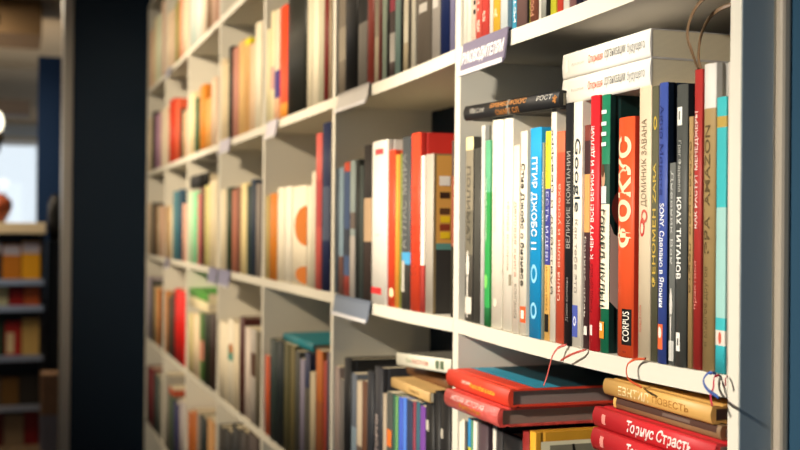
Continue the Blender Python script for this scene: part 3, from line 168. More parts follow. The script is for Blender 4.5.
{'x': -2.0745, 'y': 0.0011, 'z': 1.1257, 't': 0.0402, 'h': 0.1901, 'd': 0.154, 'c': '#c2b496', 'label': 'sand beige book on the shelf below eye level, third bay from the right', 'group': 'books on the shelf below eye level, third bay from the right', 'k': 'p'},
{'x': -2.0321, 'y': 0.0017, 'z': 1.1257, 't': 0.0457, 'h': 0.2367, 'd': 0.148, 'c': '#b8682c', 'label': 'copper orange book on the shelf below eye level, third bay from the right', 'group': 'books on the shelf below eye level, third bay from the right', 'k': 'p', 'zones': [(0.0, 0.6, '#a86038')]},
{'x': -1.9858, 'y': 0.0039, 'z': 1.1257, 't': 0.0191, 'h': 0.2207, 'd': 0.15, 'c': '#b04838', 'label': 'thin brick book on the shelf below eye level, third bay from the right', 'group': 'books on the shelf below eye level, third bay from the right', 'k': 'p'},
{'x': -1.955, 'y': 0.0014, 'z': 1.1257, 't': 0.0215, 'h': 0.2393, 'd': 0.135, 'c': '#4a4050', 'label': 'thin plum book on the shelf below eye level, third bay from the right', 'group': 'books on the shelf below eye level, third bay from the right', 'k': 'p'},
{'x': -2.3415, 'y': 0.012, 'z': 1.3494, 't': 0.016, 'h': 0.2525, 'd': 0.14, 'c': '#2f7f8a', 'label': 'teal book lying flat on the lower row, third bay', 'group': 'books on the shelf below eye level, third bay from the right', 'lie': 0, 'k': 'h'},
{'x': -3.0856, 'y': 0.0038, 'z': 1.4757, 't': 0.0413, 'h': 0.2199, 'd': 0.13, 'c': '#efe4c8', 'label': 'ivory wide book on the eye-level shelf, middle bay', 'group': 'books on the eye-level shelf, middle bay', 'k': 'p'},
{'x': -3.0341, 'y': 0.0028, 'z': 1.4757, 't': 0.0468, 'h': 0.2179, 'd': 0.139, 'c': '#e2d4b4', 'label': 'parchment book on the eye-level shelf, middle bay', 'group': 'books on the eye-level shelf, middle bay', 'k': 'p'},
{'x': -2.9742, 'y': 0.0015, 'z': 1.4757, 't': 0.0695, 'h': 0.2215, 'd': 0.147, 'c': '#2c3f28', 'label': 'forest green book on the eye-level shelf, middle bay', 'group': 'books on the eye-level shelf, middle bay', 'k': 'h'},
{'x': -2.897, 'y': 0.0011, 'z': 1.4757, 't': 0.0581, 'h': 0.2137, 'd': 0.129, 'c': '#b8735c', 'label': 'terracotta pink book on the eye-level shelf, middle bay', 'group': 'books on the eye-level shelf, middle bay', 'k': 'p'},
{'x': -2.8383, 'y': 0.0021, 'z': 1.4757, 't': 0.0502, 'h': 0.2197, 'd': 0.128, 'c': '#8a5a48', 'label': 'russet brown book on the eye-level shelf, middle bay', 'group': 'books on the eye-level shelf, middle bay', 'k': 'p'},
{'x': -2.7783, 'y': 0.0012, 'z': 1.4757, 't': 0.0737, 'h': 0.2252, 'd': 0.145, 'c': '#ecd9a0', 'label': 'pale butter yellow book on the eye-level shelf, middle bay', 'group': 'books on the eye-level shelf, middle bay', 'k': 'p'},
{'x': -2.704, 'y': 0.0032, 'z': 1.4757, 't': 0.0383, 'h': 0.2179, 'd': 0.156, 'c': '#3c4a44', 'label': 'dark slate green book on the eye-level shelf, middle bay', 'group': 'books on the eye-level shelf, middle bay', 'k': 'h'},
{'x': -2.6521, 'y': 0.0014, 'z': 1.4757, 't': 0.0539, 'h': 0.2304, 'd': 0.14, 'c': '#2c3848', 'label': 'midnight blue book on the eye-level shelf, middle bay', 'group': 'books on the eye-level shelf, middle bay', 'k': 'h'},
{'x': -2.596, 'y': 0.0019, 'z': 1.4757, 't': 0.0473, 'h': 0.2187, 'd': 0.146, 'c': '#8a8078', 'label': 'ash grey book on the eye-level shelf, middle bay', 'group': 'books on the eye-level shelf, middle bay', 'k': 'p'},
{'x': -3.0856, 'y': 0.0025, 'z': 1.8257, 't': 0.0444, 'h': 0.23, 'd': 0.158, 'c': '#efdcb8', 'label': 'cream left book on the shelf above eye level, middle bay', 'group': 'books on the shelf above eye level, middle bay', 'k': 'p'},
{'x': -3.0329, 'y': 0.0021, 'z': 1.8257, 't': 0.0632, 'h': 0.21, 'd': 0.127, 'c': '#e2cfa8', 'label': 'ecru book on the shelf above eye level, middle bay', 'group': 'books on the shelf above eye level, middle bay', 'k': 'p'},
{'x': -2.9691, 'y': 0.0031, 'z': 1.8257, 't': 0.052, 'h': 0.2455, 'd': 0.13, 'c': '#2c2620', 'label': 'black book on the shelf above eye level, middle bay', 'group': 'books on the shelf above eye level, middle bay', 'k': 'h'},
{'x': -2.9104, 'y': 0.0029, 'z': 1.8257, 't': 0.0747, 'h': 0.2339, 'd': 0.143, 'c': '#c88a78', 'label': 'salmon pink book on the shelf above eye level, middle bay', 'group': 'books on the shelf above eye level, middle bay', 'k': 'p'},
{'x': -2.8344, 'y': 0.0037, 'z': 1.8257, 't': 0.0736, 'h': 0.2382, 'd': 0.144, 'c': '#e2b878', 'label': 'apricot book on the shelf above eye level, middle bay', 'group': 'books on the shelf above eye level, middle bay', 'k': 'p'},
{'x': -2.7516, 'y': 0.0029, 'z': 1.8257, 't': 0.06, 'h': 0.2328, 'd': 0.134, 'c': '#e2b070', 'label': 'tan yellow-topped book on the shelf above eye level, middle bay', 'group': 'books on the shelf above eye level, middle bay', 'k': 'p', 'zones': [(0.93, 1, '#e8d830')]},
{'x': -2.6857, 'y': 0.0027, 'z': 1.8257, 't': 0.0574, 'h': 0.2101, 'd': 0.134, 'c': '#e8c8a4', 'label': 'peach book on the shelf above eye level, middle bay', 'group': 'books on the shelf above eye level, middle bay', 'k': 'p'},
{'x': -2.6265, 'y': 0.0033, 'z': 1.8257, 't': 0.0707, 'h': 0.2494, 'd': 0.143, 'c': '#f0e6cc', 'label': 'tall white book on the shelf above eye level, middle bay', 'group': 'books on the shelf above eye level, middle bay', 'k': 'h'},
{'x': -3.0705, 'y': 0.0014, 'z': 1.1257, 't': 0.1239, 'h': 0.2083, 'd': 0.133, 'c': '#f0e4c8', 'label': 'large white left book on the shelf below eye level, middle bay', 'group': 'books on the shelf below eye level, middle bay', 'k': 'p'},
{'x': -2.9446, 'y': 0.0021, 'z': 1.1257, 't': 0.0764, 'h': 0.2237, 'd': 0.151, 'c': '#efe6cf', 'label': 'large white with bright spot book on the shelf below eye level, middle bay', 'group': 'books on the shelf below eye level, middle bay', 'k': 'p', 'pt': [(0.1, 0.95, 0.52, 0.68, '#4a9a8a'), (0.3, 0.95, 0.6, 0.72, '#c87a3c', 'disc')]},
{'x': -2.8595, 'y': 0.0015, 'z': 1.1257, 't': 0.0724, 'h': 0.2201, 'd': 0.15, 'c': '#e4d6b8', 'label': 'large ivory book on the shelf below eye level, middle bay', 'group': 'books on the shelf below eye level, middle bay', 'k': 'p'},
{'x': -2.7865, 'y': 0.003, 'z': 1.1257, 't': 0.0635, 'h': 0.2409, 'd': 0.128, 'c': '#4a201c', 'label': 'maroon brown book on the shelf below eye level, middle bay', 'group': 'books on the shelf below eye level, middle bay', 'k': 'h'},
{'x': -2.718, 'y': 0.003, 'z': 1.1257, 't': 0.0658, 'h': 0.2218, 'd': 0.128, 'c': '#d2c4b8', 'label': 'pinkish white book on the shelf below eye level, middle bay', 'group': 'books on the shelf below eye level, middle bay', 'k': 'p'},
{'x': -2.6397, 'y': 0.0014, 'z': 1.1257, 't': 0.0511, 'h': 0.2237, 'd': 0.146, 'c': '#b5ada4', 'label': 'silver-grey book on the shelf below eye level, middle bay', 'group': 'books on the shelf below eye level, middle bay', 'k': 'p', 'zones': [(0.5, 0.75, '#5a4034')]},
{'x': -2.5855, 'y': 0.0017, 'z': 1.1257, 't': 0.0426, 'h': 0.2237, 'd': 0.156, 'c': '#6a6250', 'label': 'drab olive book on the shelf below eye level, middle bay', 'group': 'books on the shelf below eye level, middle bay', 'k': 'p'},
{'x': -3.0769, 'y': 0.0024, 'z': 0.7757, 't': 0.0858, 'h': 0.2694, 'd': 0.136, 'c': '#2a2620', 'label': 'dark left book on the lowest visible shelf, middle bay', 'group': 'books on the lowest visible shelf, middle bay', 'k': 'h'},
{'x': -2.9905, 'y': 0.0034, 'z': 0.7757, 't': 0.1092, 'h': 0.2759, 'd': 0.126, 'c': '#171614', 'label': 'broad black book on the lowest visible shelf, middle bay', 'group': 'books on the lowest visible shelf, middle bay', 'k': 'h'},
{'x': -2.8747, 'y': 0.0032, 'z': 0.7757, 't': 0.1016, 'h': 0.3034, 'd': 0.127, 'c': '#141414', 'label': 'jet black book on the lowest visible shelf, middle bay', 'group': 'books on the lowest visible shelf, middle bay', 'k': 'h'},
{'x': -2.7593, 'y': 0.0015, 'z': 0.7757, 't': 0.0945, 'h': 0.313, 'd': 0.158, 'c': '#2c2420', 'label': 'dark brown book on the lowest visible shelf, middle bay', 'group': 'books on the lowest visible shelf, middle bay', 'k': 'h'},
{'x': -2.6642, 'y': 0.003, 'z': 0.7757, 't': 0.1078, 'h': 0.3239, 'd': 0.133, 'c': '#3a2c28', 'label': 'umber book on the lowest visible shelf, middle bay', 'group': 'books on the lowest visible shelf, middle bay', 'k': 'h'},
{'x': -3.6493, 'y': 0.0013, 'z': 2.1757, 't': 0.106, 'h': 0.2535, 'd': 0.148, 'c': '#cfe0d8', 'label': 'pale mint white book on the topmost visible shelf, third bay from the left', 'group': 'books on the topmost visible shelf, third bay from the left', 'k': 'p'},
{'x': -3.5426, 'y': 0.0035, 'z': 2.1757, 't': 0.0956, 'h': 0.2077, 'd': 0.147, 'c': '#f0f2ea', 'label': 'bright white book on the topmost visible shelf, third bay from the left', 'group': 'books on the topmost visible shelf, third bay from the left', 'k': 'p'},
{'x': -3.4285, 'y': 0.0021, 'z': 2.1757, 't': 0.0758, 'h': 0.2129, 'd': 0.137, 'c': '#efe0c8', 'label': 'light cream book on the topmost visible shelf, third bay from the left', 'group': 'books on the topmost visible shelf, third bay from the left', 'k': 'p'},
{'x': -3.3497, 'y': 0.0028, 'z': 2.1757, 't': 0.0831, 'h': 0.2192, 'd': 0.139, 'c': '#8a6a4c', 'label': 'walnut brown book on the topmost visible shelf, third bay from the left', 'group': 'books on the topmost visible shelf, third bay from the left', 'k': 'h'},
{'x': -3.2512, 'y': 0.0014, 'z': 2.1757, 't': 0.0619, 'h': 0.2457, 'd': 0.148, 'c': '#d8b8a0', 'label': 'rosy beige book on the topmost visible shelf, third bay from the left', 'group': 'books on the topmost visible shelf, third bay from the left', 'k': 'p'},
{'x': -3.1886, 'y': 0.0034, 'z': 2.1757, 't': 0.0476, 'h': 0.2238, 'd': 0.155, 'c': '#c89a84', 'label': 'clay pink book on the topmost visible shelf, third bay from the left', 'group': 'books on the topmost visible shelf, third bay from the left', 'k': 'p'},
{'x': -3.6721, 'y': 0.0026, 'z': 1.8257, 't': 0.105, 'h': 0.2, 'd': 0.146, 'c': '#efdcae', 'label': 'pale cream book on the shelf above eye level, third bay from the left', 'group': 'books on the shelf above eye level, third bay from the left', 'k': 'p'},
{'x': -3.5574, 'y': 0.0027, 'z': 1.8257, 't': 0.093, 'h': 0.1707, 'd': 0.151, 'c': '#3a5f3c', 'label': 'dark green book on the shelf above eye level, third bay from the left', 'group': 'books on the shelf above eye level, third bay from the left', 'k': 'h'},
{'x': -3.4534, 'y': 0.0022, 'z': 1.8257, 't': 0.1066, 'h': 0.197, 'd': 0.128, 'c': '#e08a2c', 'label': 'bright orange book on the shelf above eye level, third bay from the left', 'group': 'books on the shelf above eye level, third bay from the left', 'k': 'h'},
{'x': -3.3327, 'y': 0.0011, 'z': 1.8257, 't': 0.0895, 'h': 0.1466, 'd': 0.132, 'c': '#e2a85c', 'label': 'light orange tan book on the shelf above eye level, third bay from the left', 'group': 'books on the shelf above eye level, third bay from the left', 'k': 'p'},
{'x': -3.2345, 'y': 0.0011, 'z': 1.8257, 't': 0.0846, 'h': 0.1947, 'd': 0.156, 'c': '#e8cdb0', 'label': 'shell pink book on the shelf above eye level, third bay from the left', 'group': 'books on the shelf above eye level, third bay from the left', 'k': 'p'},
{'x': -3.6642, 'y': 0.0024, 'z': 1.4757, 't': 0.0899, 'h': 0.2274, 'd': 0.152, 'c': '#bfe0b8', 'label': 'pale green book on the eye-level shelf, third bay from the left', 'group': 'books on the eye-level shelf, third bay from the left', 'k': 'p'},
{'x': -3.5568, 'y': 0.001, 'z': 1.4757, 't': 0.0693, 'h': 0.2275, 'd': 0.141, 'c': '#7fd6a0', 'label': 'mint green book on the eye-level shelf, third bay from the left', 'group': 'books on the eye-level shelf, third bay from the left', 'k': 'p'},
{'x': -3.4869, 'y': 0.0037, 'z': 1.4757, 't': 0.0453, 'h': 0.2195, 'd': 0.147, 'c': '#d87a78', 'label': 'pink book on the eye-level shelf, third bay from the left', 'group': 'books on the eye-level shelf, third bay from the left', 'k': 'p'},
{'x': -3.425, 'y': 0.0023, 'z': 1.4757, 't': 0.0756, 'h': 0.2361, 'd': 0.141, 'c': '#6a3a30', 'label': 'chestnut book on the eye-level shelf, third bay from the left', 'group': 'books on the eye-level shelf, third bay from the left', 'k': 'p'},
{'x': -3.3359, 'y': 0.0013, 'z': 1.4757, 't': 0.072, 'h': 0.2392, 'd': 0.13, 'c': '#d8cf88', 'label': 'primrose yellow book on the eye-level shelf, third bay from the left', 'group': 'books on the eye-level shelf, third bay from the left', 'k': 'p'},
{'x': -3.2581, 'y': 0.0015, 'z': 1.4757, 't': 0.0553, 'h': 0.2483, 'd': 0.138, 'c': '#e8d8b0', 'label': 'vanilla book on the eye-level shelf, third bay from the left', 'group': 'books on the eye-level shelf, third bay from the left', 'k': 'p'},
{'x': -3.2001, 'y': 0.0022, 'z': 1.4757, 't': 0.0567, 'h': 0.2519, 'd': 0.156, 'c': '#eadcbc', 'label': 'off-white book on the eye-level shelf, third bay from the left', 'group': 'books on the eye-level shelf, third bay from the left', 'k': 'p'},
{'x': -3.6345, 'y': 0.004, 'z': 1.7156, 't': 0.04, 'h': 0.3332, 'd': 0.14, 'c': '#14120f', 'label': 'thick black book lying across the row, third bay from left', 'group': 'books on the eye-level shelf, third bay from the left', 'lie': 0, 'k': 'h'},
{'x': -3.6434, 'y': 0.0015, 'z': 1.1257, 't': 0.0973, 'h': 0.1886, 'd': 0.134, 'c': '#cfc088', 'label': 'sand yellow book on the shelf below eye level, third bay from the left', 'group': 'books on the shelf below eye level, third bay from the left', 'k': 'p'},
{'x': -3.5377, 'y': 0.0018, 'z': 1.1257, 't': 0.1192, 'h': 0.1932, 'd': 0.131, 'c': '#ecd6b4', 'label': 'cream wide book on the shelf below eye level, third bay from the left', 'group': 'books on the shelf below eye level, third bay from the left', 'k': 'p'},
{'x': -3.4095, 'y': 0.0019, 'z': 1.1257, 't': 0.0639, 'h': 0.2057, 'd': 0.133, 'c': '#4f7a34', 'label': 'grass green book on the shelf below eye level, third bay from the left', 'group': 'books on the shelf below eye level, third bay from the left', 'k': 'p', 'zones': [(0.3, 0.6, '#d08a70')]},
{'x': -3.3414, 'y': 0.0024, 'z': 1.1257, 't': 0.0931, 'h': 0.2107, 'd': 0.126, 'c': '#26301c', 'label': 'black-green book on the shelf below eye level, third bay from the left', 'group': 'books on the shelf below eye level, third bay from the left', 'k': 'h'},
{'x': -3.2476, 'y': 0.0038, 'z': 1.1257, 't': 0.1027, 'h': 0.2145, 'd': 0.138, 'c': '#3c2a24', 'label': 'dark sepia book on the shelf below eye level, third bay from the left', 'group': 'books on the shelf below eye level, third bay from the left', 'k': 'h'},
{'x': -3.6355, 'y': 0.003, 'z': 1.3374, 't': 0.03, 'h': 0.37, 'd': 0.14, 'c': '#eadcb4', 'label': 'cream book lying flat on top, lower third bay from left', 'group': 'books on the shelf below eye level, third bay from the left', 'lie': 0, 'k': 'p'},
{'x': -3.6737, 'y': 0.008, 'z': 1.368, 't': 0.025, 'h': 0.37, 'd': 0.13, 'c': '#5c9a48', 'label': 'green book lying flat above a cream one, third bay from left', 'group': 'books on the shelf below eye level, third bay from the left', 'lie': 0, 'k': 'p'},
{'x': -3.649, 'y': 0.0038, 'z': 0.7757, 't': 0.0931, 'h': 0.2217, 'd': 0.149, 'c': '#a85a24', 'label': 'burnt orange book on the lowest visible shelf, third bay from the left', 'group': 'books on the lowest visible shelf, third bay from the left', 'k': 'p'},
{'x': -3.5424, 'y': 0.003, 'z': 0.7757, 't': 0.0725, 'h': 0.2415, 'd': 0.142, 'c': '#b4662c', 'label': 'caramel orange book on the lowest visible shelf, third bay from the left', 'group': 'books on the lowest visible shelf, third bay from the left', 'k': 'p'},
{'x': -3.4672, 'y': 0.0038, 'z': 0.7757, 't': 0.0619, 'h': 0.2408, 'd': 0.129, 'c': '#8a7f74', 'label': 'warm grey book on the lowest visible shelf, third bay from the left', 'group': 'books on the lowest visible shelf, third bay from the left', 'k': 'p'},
{'x': -3.3927, 'y': 0.003, 'z': 0.7757, 't': 0.1206, 'h': 0.2466, 'd': 0.135, 'c': '#1c2422', 'label': 'black book on the lowest visible shelf, third bay from the left', 'group': 'books on the lowest visible shelf, third bay from the left', 'k': 'h'},
{'x': -3.265, 'y': 0.003, 'z': 0.7757, 't': 0.1123, 'h': 0.2612, 'd': 0.151, 'c': '#b88a58', 'label': 'light tan book on the lowest visible shelf, third bay from the left', 'group': 'books on the lowest visible shelf, third bay from the left', 'k': 'p'},
{'x': -4.2541, 'y': 0.0015, 'z': 2.1757, 't': 0.1139, 'h': 0.2111, 'd': 0.126, 'c': '#e8d2b4', 'label': 'warm cream book on the topmost visible shelf, second bay from the left', 'group': 'books on the topmost visible shelf, second bay from the left', 'k': 'p'},
{'x': -4.1307, 'y': 0.0017, 'z': 2.1757, 't': 0.0971, 'h': 0.2043, 'd': 0.139, 'c': '#dcc0a4', 'label': 'beige pink book on the topmost visible shelf, second bay from the left', 'group': 'books on the topmost visible shelf, second bay from the left', 'k': 'p'},
{'x': -4.033, 'y': 0.0039, 'z': 2.1757, 't': 0.0763, 'h': 0.22, 'd': 0.136, 'c': '#8a8a2c', 'label': 'olive yellow book on the topmost visible shelf, second bay from the left', 'group': 'books on the topmost visible shelf, second bay from the left', 'k': 'p'},
{'x': -3.9357, 'y': 0.0024, 'z': 2.1757, 't': 0.0982, 'h': 0.2156, 'd': 0.151, 'c': '#eaa888', 'label': 'light salmon book on the topmost visible shelf, second bay from the left', 'group': 'books on the topmost visible shelf, second bay from the left', 'k': 'p'},
{'x': -3.8336, 'y': 0.0032, 'z': 2.1757, 't': 0.0842, 'h': 0.209, 'd': 0.133, 'c': '#efe0c0', 'label': 'ivory book on the topmost visible shelf, second bay from the left', 'group': 'books on the topmost visible shelf, second bay from the left', 'k': 'p'},
{'x': -4.2616, 'y': 0.003, 'z': 1.8257, 't': 0.0806, 'h': 0.2171, 'd': 0.158, 'c': '#e2c8a8', 'label': 'biscuit book on the shelf above eye level, second bay from the left', 'group': 'books on the shelf above eye level, second bay from the left', 'k': 'p'},
{'x': -4.169, 'y': 0.0029, 'z': 1.8257, 't': 0.1358, 'h': 0.2297, 'd': 0.14, 'c': '#d23a1c', 'label': 'red book on the shelf above eye level, second bay from the left', 'group': 'books on the shelf above eye level, second bay from the left', 'k': 'h'},
{'x': -4.0301, 'y': 0.0039, 'z': 1.8257, 't': 0.1223, 'h': 0.215, 'd': 0.125, 'c': '#e0603c', 'label': 'coral orange book on the shelf above eye level, second bay from the left', 'group': 'books on the shelf above eye level, second bay from the left', 'k': 'p'},
{'x': -3.8787, 'y': 0.0012, 'z': 1.8257, 't': 0.0627, 'h': 0.1709, 'd': 0.152, 'c': '#4a2c20', 'label': 'thin dark brown book on the shelf above eye level, second bay from the left', 'group': 'books on the shelf above eye level, second bay from the left', 'k': 'h'},
{'x': -3.8136, 'y': 0.0022, 'z': 1.8257, 't': 0.0925, 'h': 0.1577, 'd': 0.127, 'c': '#d8b48c', 'label': 'fawn book on the shelf above eye level, second bay from the left', 'group': 'books on the shelf above eye level, second bay from the left', 'k': 'p'},
{'x': -4.2518, 'y': 0.0026, 'z': 1.4757, 't': 0.0968, 'h': 0.1946, 'd': 0.16, 'c': '#b8905c', 'label': 'camel book on the eye-level shelf, second bay from the left', 'group': 'books on the eye-level shelf, second bay from the left', 'k': 'p'},
{'x': -4.1439, 'y': 0.0026, 'z': 1.4757, 't': 0.0869, 'h': 0.1928, 'd': 0.137, 'c': '#e0d2b0', 'label': 'creamy white book on the eye-level shelf, second bay from the left', 'group': 'books on the eye-level shelf, second bay from the left', 'k': 'p'},
{'x': -4.0367, 'y': 0.0013, 'z': 1.4757, 't': 0.1181, 'h': 0.2414, 'd': 0.127, 'c': '#4a7f8a', 'label': 'teal blue book on the eye-level shelf, second bay from the left', 'group': 'books on the eye-level shelf, second bay from the left', 'k': 'h'},
{'x': -3.918, 'y': 0.0037, 'z': 1.4757, 't': 0.0943, 'h': 0.2453, 'd': 0.142, 'c': '#2f4c60', 'label': 'dark teal book on the eye-level shelf, second bay from the left', 'group': 'books on the eye-level shelf, second bay from the left', 'k': 'h'},
{'x': -3.8149, 'y': 0.0038, 'z': 1.4757, 't': 0.0742, 'h': 0.1941, 'd': 0.127, 'c': '#d8a48c', 'label': 'blush pink book on the eye-level shelf, second bay from the left', 'group': 'books on the eye-level shelf, second bay from the left', 'k': 'p'},
{'x': -4.2362, 'y': 0.0017, 'z': 1.1257, 't': 0.074, 'h': 0.2279, 'd': 0.127, 'c': '#c88444', 'label': 'amber brown book on the shelf below eye level, second bay from the left', 'group': 'books on the shelf below eye level, second bay from the left', 'k': 'p'},
{'x': -4.1548, 'y': 0.0022, 'z': 1.1257, 't': 0.082, 'h': 0.2103, 'd': 0.127, 'c': '#5a4c40', 'label': 'dark taupe book on the shelf below eye level, second bay from the left', 'group': 'books on the shelf below eye level, second bay from the left', 'k': 'p'},
{'x': -4.0618, 'y': 0.0018, 'z': 1.1257, 't': 0.0812, 'h': 0.2302, 'd': 0.139, 'c': '#4a3a34', 'label': 'dark mocha book on the shelf below eye level, second bay from the left', 'group': 'books on the shelf below eye level, second bay from the left', 'k': 'h'},
{'x': -3.9711, 'y': 0.0019, 'z': 1.1257, 't': 0.2363, 'h': 0.2494, 'd': 0.127, 'c': '#d8201a', 'label': 'wide bright red book on the shelf below eye level, second bay from the left', 'group': 'books on the shelf below eye level, second bay from the left', 'k': 'h'},
{'x': -4.2213, 'y': 0.0011, 'z': 0.7757, 't': 0.1012, 'h': 0.2704, 'd': 0.159, 'c': '#9a9488', 'label': 'light grey book on the lowest visible shelf, second bay from the left', 'group': 'books on the lowest visible shelf, second bay from the left', 'k': 'p'},
{'x': -4.1122, 'y': 0.0015, 'z': 0.7757, 't': 0.1325, 'h': 0.2368, 'd': 0.143, 'c': '#5a6a58', 'label': 'grey-green book on the lowest visible shelf, second bay from the left', 'group': 'books on the lowest visible shelf, second bay from the left', 'k': 'p', 'zones': [(0.9, 1, '#a84a30')]},
{'x': -3.9745, 'y': 0.0022, 'z': 0.7757, 't': 0.1289, 'h': 0.2029, 'd': 0.144, 'c': '#34345c', 'label': 'navy violet book on the lowest visible shelf, second bay from the left', 'group': 'books on the lowest visible shelf, second bay from the left', 'k': 'h'},
{'x': -3.8296, 'y': 0.0013, 'z': 0.7757, 't': 0.1249, 'h': 0.2312, 'd': 0.136, 'c': '#a8a0a0', 'label': 'pale lilac grey book on the lowest visible shelf, second bay from the left', 'group': 'books on the lowest visible shelf, second bay from the left', 'k': 'p'},
{'x': -4.8303, 'y': 0.0013, 'z': 2.1757, 't': 0.1308, 'h': 0.24, 'd': 0.144, 'c': '#e6c4a0', 'label': 'peach beige book on the topmost visible shelf, leftmost bay', 'group': 'books on the topmost visible shelf, leftmost bay', 'k': 'p'},
{'x': -4.6989, 'y': 0.0038, 'z': 2.1757, 't': 0.1159, 'h': 0.27, 'd': 0.146, 'c': '#efe2bc', 'label': 'light ivory book on the topmost visible shelf, leftmost bay', 'group': 'books on the topmost visible shelf, leftmost bay', 'k': 'p'},
{'x': -4.5679, 'y': 0.0036, 'z': 2.1757, 't': 0.1172, 'h': 0.26, 'd': 0.133, 'c': '#e4ecd0', 'label': 'pale lime white book on the topmost visible shelf, leftmost bay', 'group': 'books on the topmost visible shelf, leftmost bay', 'k': 'p'},
{'x': -4.4177, 'y': 0.0011, 'z': 2.1757, 't': 0.0924, 'h': 0.29, 'd': 0.144, 'c': '#d8bca4', 'label': 'dusty pink book on the topmost visible shelf, leftmost bay', 'group': 'books on the topmost visible shelf, leftmost bay', 'k': 'p'},
{'x': -4.8424, 'y': 0.0025, 'z': 1.8257, 't': 0.1097, 'h': 0.2235, 'd': 0.145, 'c': '#dccaa8', 'label': 'cream book on the shelf above eye level, leftmost bay', 'group': 'books on the shelf above eye level, leftmost bay', 'k': 'p'},
{'x': -4.715, 'y': 0.0021, 'z': 1.8257, 't': 0.1112, 'h': 0.2372, 'd': 0.147, 'c': '#3a342c', 'label': 'black book on the shelf above eye level, leftmost bay', 'group': 'books on the shelf above eye level, leftmost bay', 'k': 'h'},
{'x': -4.5996, 'y': 0.0032, 'z': 1.8257, 't': 0.1634, 'h': 0.218, 'd': 0.157, 'c': '#b088a0', 'label': 'mauve pink book on the shelf above eye level, leftmost bay', 'group': 'books on the shelf above eye level, leftmost bay', 'k': 'p'},
{'x': -4.4131, 'y': 0.0019, 'z': 1.8257, 't': 0.0981, 'h': 0.2162, 'd': 0.141, 'c': '#e2ccb0', 'label': 'pale peach book on the shelf above eye level, leftmost bay', 'group': 'books on the shelf above eye level, leftmost bay', 'k': 'p'},
{'x': -4.839, 'y': 0.0035, 'z': 1.4757, 't': 0.1094, 'h': 0.2132, 'd': 0.133, 'c': '#c8b090', 'label': 'light brown book on the eye-level shelf, leftmost bay', 'group': 'books on the eye-level shelf, leftmost bay', 'k': 'p'},
{'x': -4.6964, 'y': 0.0013, 'z': 1.4757, 't': 0.1037, 'h': 0.2147, 'd': 0.136, 'c': '#54524c', 'label': 'dark grey book on the eye-level shelf, leftmost bay', 'group': 'books on the eye-level shelf, leftmost bay', 'k': 'h'},
{'x': -4.5792, 'y': 0.0013, 'z': 1.4757, 't': 0.1053, 'h': 0.2002, 'd': 0.152, 'c': '#8a6c48', 'label': 'ochre brown book on the eye-level shelf, leftmost bay', 'group': 'books on the eye-level shelf, leftmost bay', 'k': 'p'},
{'x': -4.4733, 'y': 0.0035, 'z': 1.4757, 't': 0.0762, 'h': 0.1985, 'd': 0.136, 'c': '#d6c4ac', 'label': 'linen white book on the eye-level shelf, leftmost bay', 'group': 'books on the eye-level shelf, leftmost bay', 'k': 'p'},
{'x': -4.371, 'y': 0.0014, 'z': 1.4757, 't': 0.0697, 'h': 0.1966, 'd': 0.128, 'c': '#b87a50', 'label': 'pale copper book on the eye-level shelf, leftmost bay', 'group': 'books on the eye-level shelf, leftmost bay', 'k': 'p'},
{'x': -4.8189, 'y': 0.0017, 'z': 1.1257, 't': 0.1159, 'h': 0.2558, 'd': 0.128, 'c': '#a89ca8', 'label': 'grey lavender book on the shelf below eye level, leftmost bay', 'group': 'books on the shelf below eye level, leftmost bay', 'k': 'p'},
{'x': -4.6941, 'y': 0.0023, 'z': 1.1257, 't': 0.1034, 'h': 0.2446, 'd': 0.145, 'c': '#45443c', 'label': 'dark olive book on the shelf below eye level, leftmost bay', 'group': 'books on the shelf below eye level, leftmost bay', 'k': 'h'},
{'x': -4.5722, 'y': 0.0017, 'z': 1.1257, 't': 0.0984, 'h': 0.226, 'd': 0.127, 'c': '#c8a878', 'label': 'light tan book on the shelf below eye level, leftmost bay', 'group': 'books on the shelf below eye level, leftmost bay', 'k': 'p'},
{'x': -4.4725, 'y': 0.0031, 'z': 1.1257, 't': 0.0818, 'h': 0.2232, 'd': 0.127, 'c': '#d07c34', 'label': 'orange book on the shelf below eye level, leftmost bay', 'group': 'books on the shelf below eye level, leftmost bay', 'k': 'p'},
{'x': -4.3693, 'y': 0.0016, 'z': 1.1257, 't': 0.0755, 'h': 0.221, 'd': 0.135, 'c': '#4a4038', 'label': 'sepia book on the shelf below eye level, leftmost bay', 'group': 'books on the shelf below eye level, leftmost bay', 'k': 'h'},
{'x': -4.8018, 'y': 0.0021, 'z': 0.7757, 't': 0.0938, 'h': 0.2282, 'd': 0.128, 'c': '#5c2a2c', 'label': 'dark wine book on the lowest visible shelf, leftmost bay', 'group': 'books on the lowest visible shelf, leftmost bay', 'k': 'h'},
{'x': -4.6955, 'y': 0.0023, 'z': 0.7757, 't': 0.1034, 'h': 0.2366, 'd': 0.136, 'c': '#8a3c40', 'label': 'crimson brown book on the lowest visible shelf, leftmost bay', 'group': 'books on the lowest visible shelf, leftmost bay', 'k': 'h'},
{'x': -4.5871, 'y': 0.0033, 'z': 0.7757, 't': 0.0858, 'h': 0.2254, 'd': 0.144, 'c': '#34403c', 'label': 'dark green-grey book on the lowest visible shelf, leftmost bay', 'group': 'books on the lowest visible shelf, leftmost bay', 'k': 'h'},
{'x': -4.4916, 'y': 0.0037, 'z': 0.7757, 't': 0.0886, 'h': 0.2215, 'd': 0.148, 'c': '#5c6460', 'label': 'medium grey book on the lowest visible shelf, leftmost bay', 'group': 'books on the lowest visible shelf, leftmost bay', 'k': 'p'},
{'x': -4.3874, 'y': 0.0033, 'z': 0.7757, 't': 0.0967, 'h': 0.2426, 'd': 0.145, 'c': '#8a8678', 'label': 'stone book on the lowest visible shelf, leftmost bay', 'group': 'books on the lowest visible shelf, leftmost bay', 'k': 'p'}
]
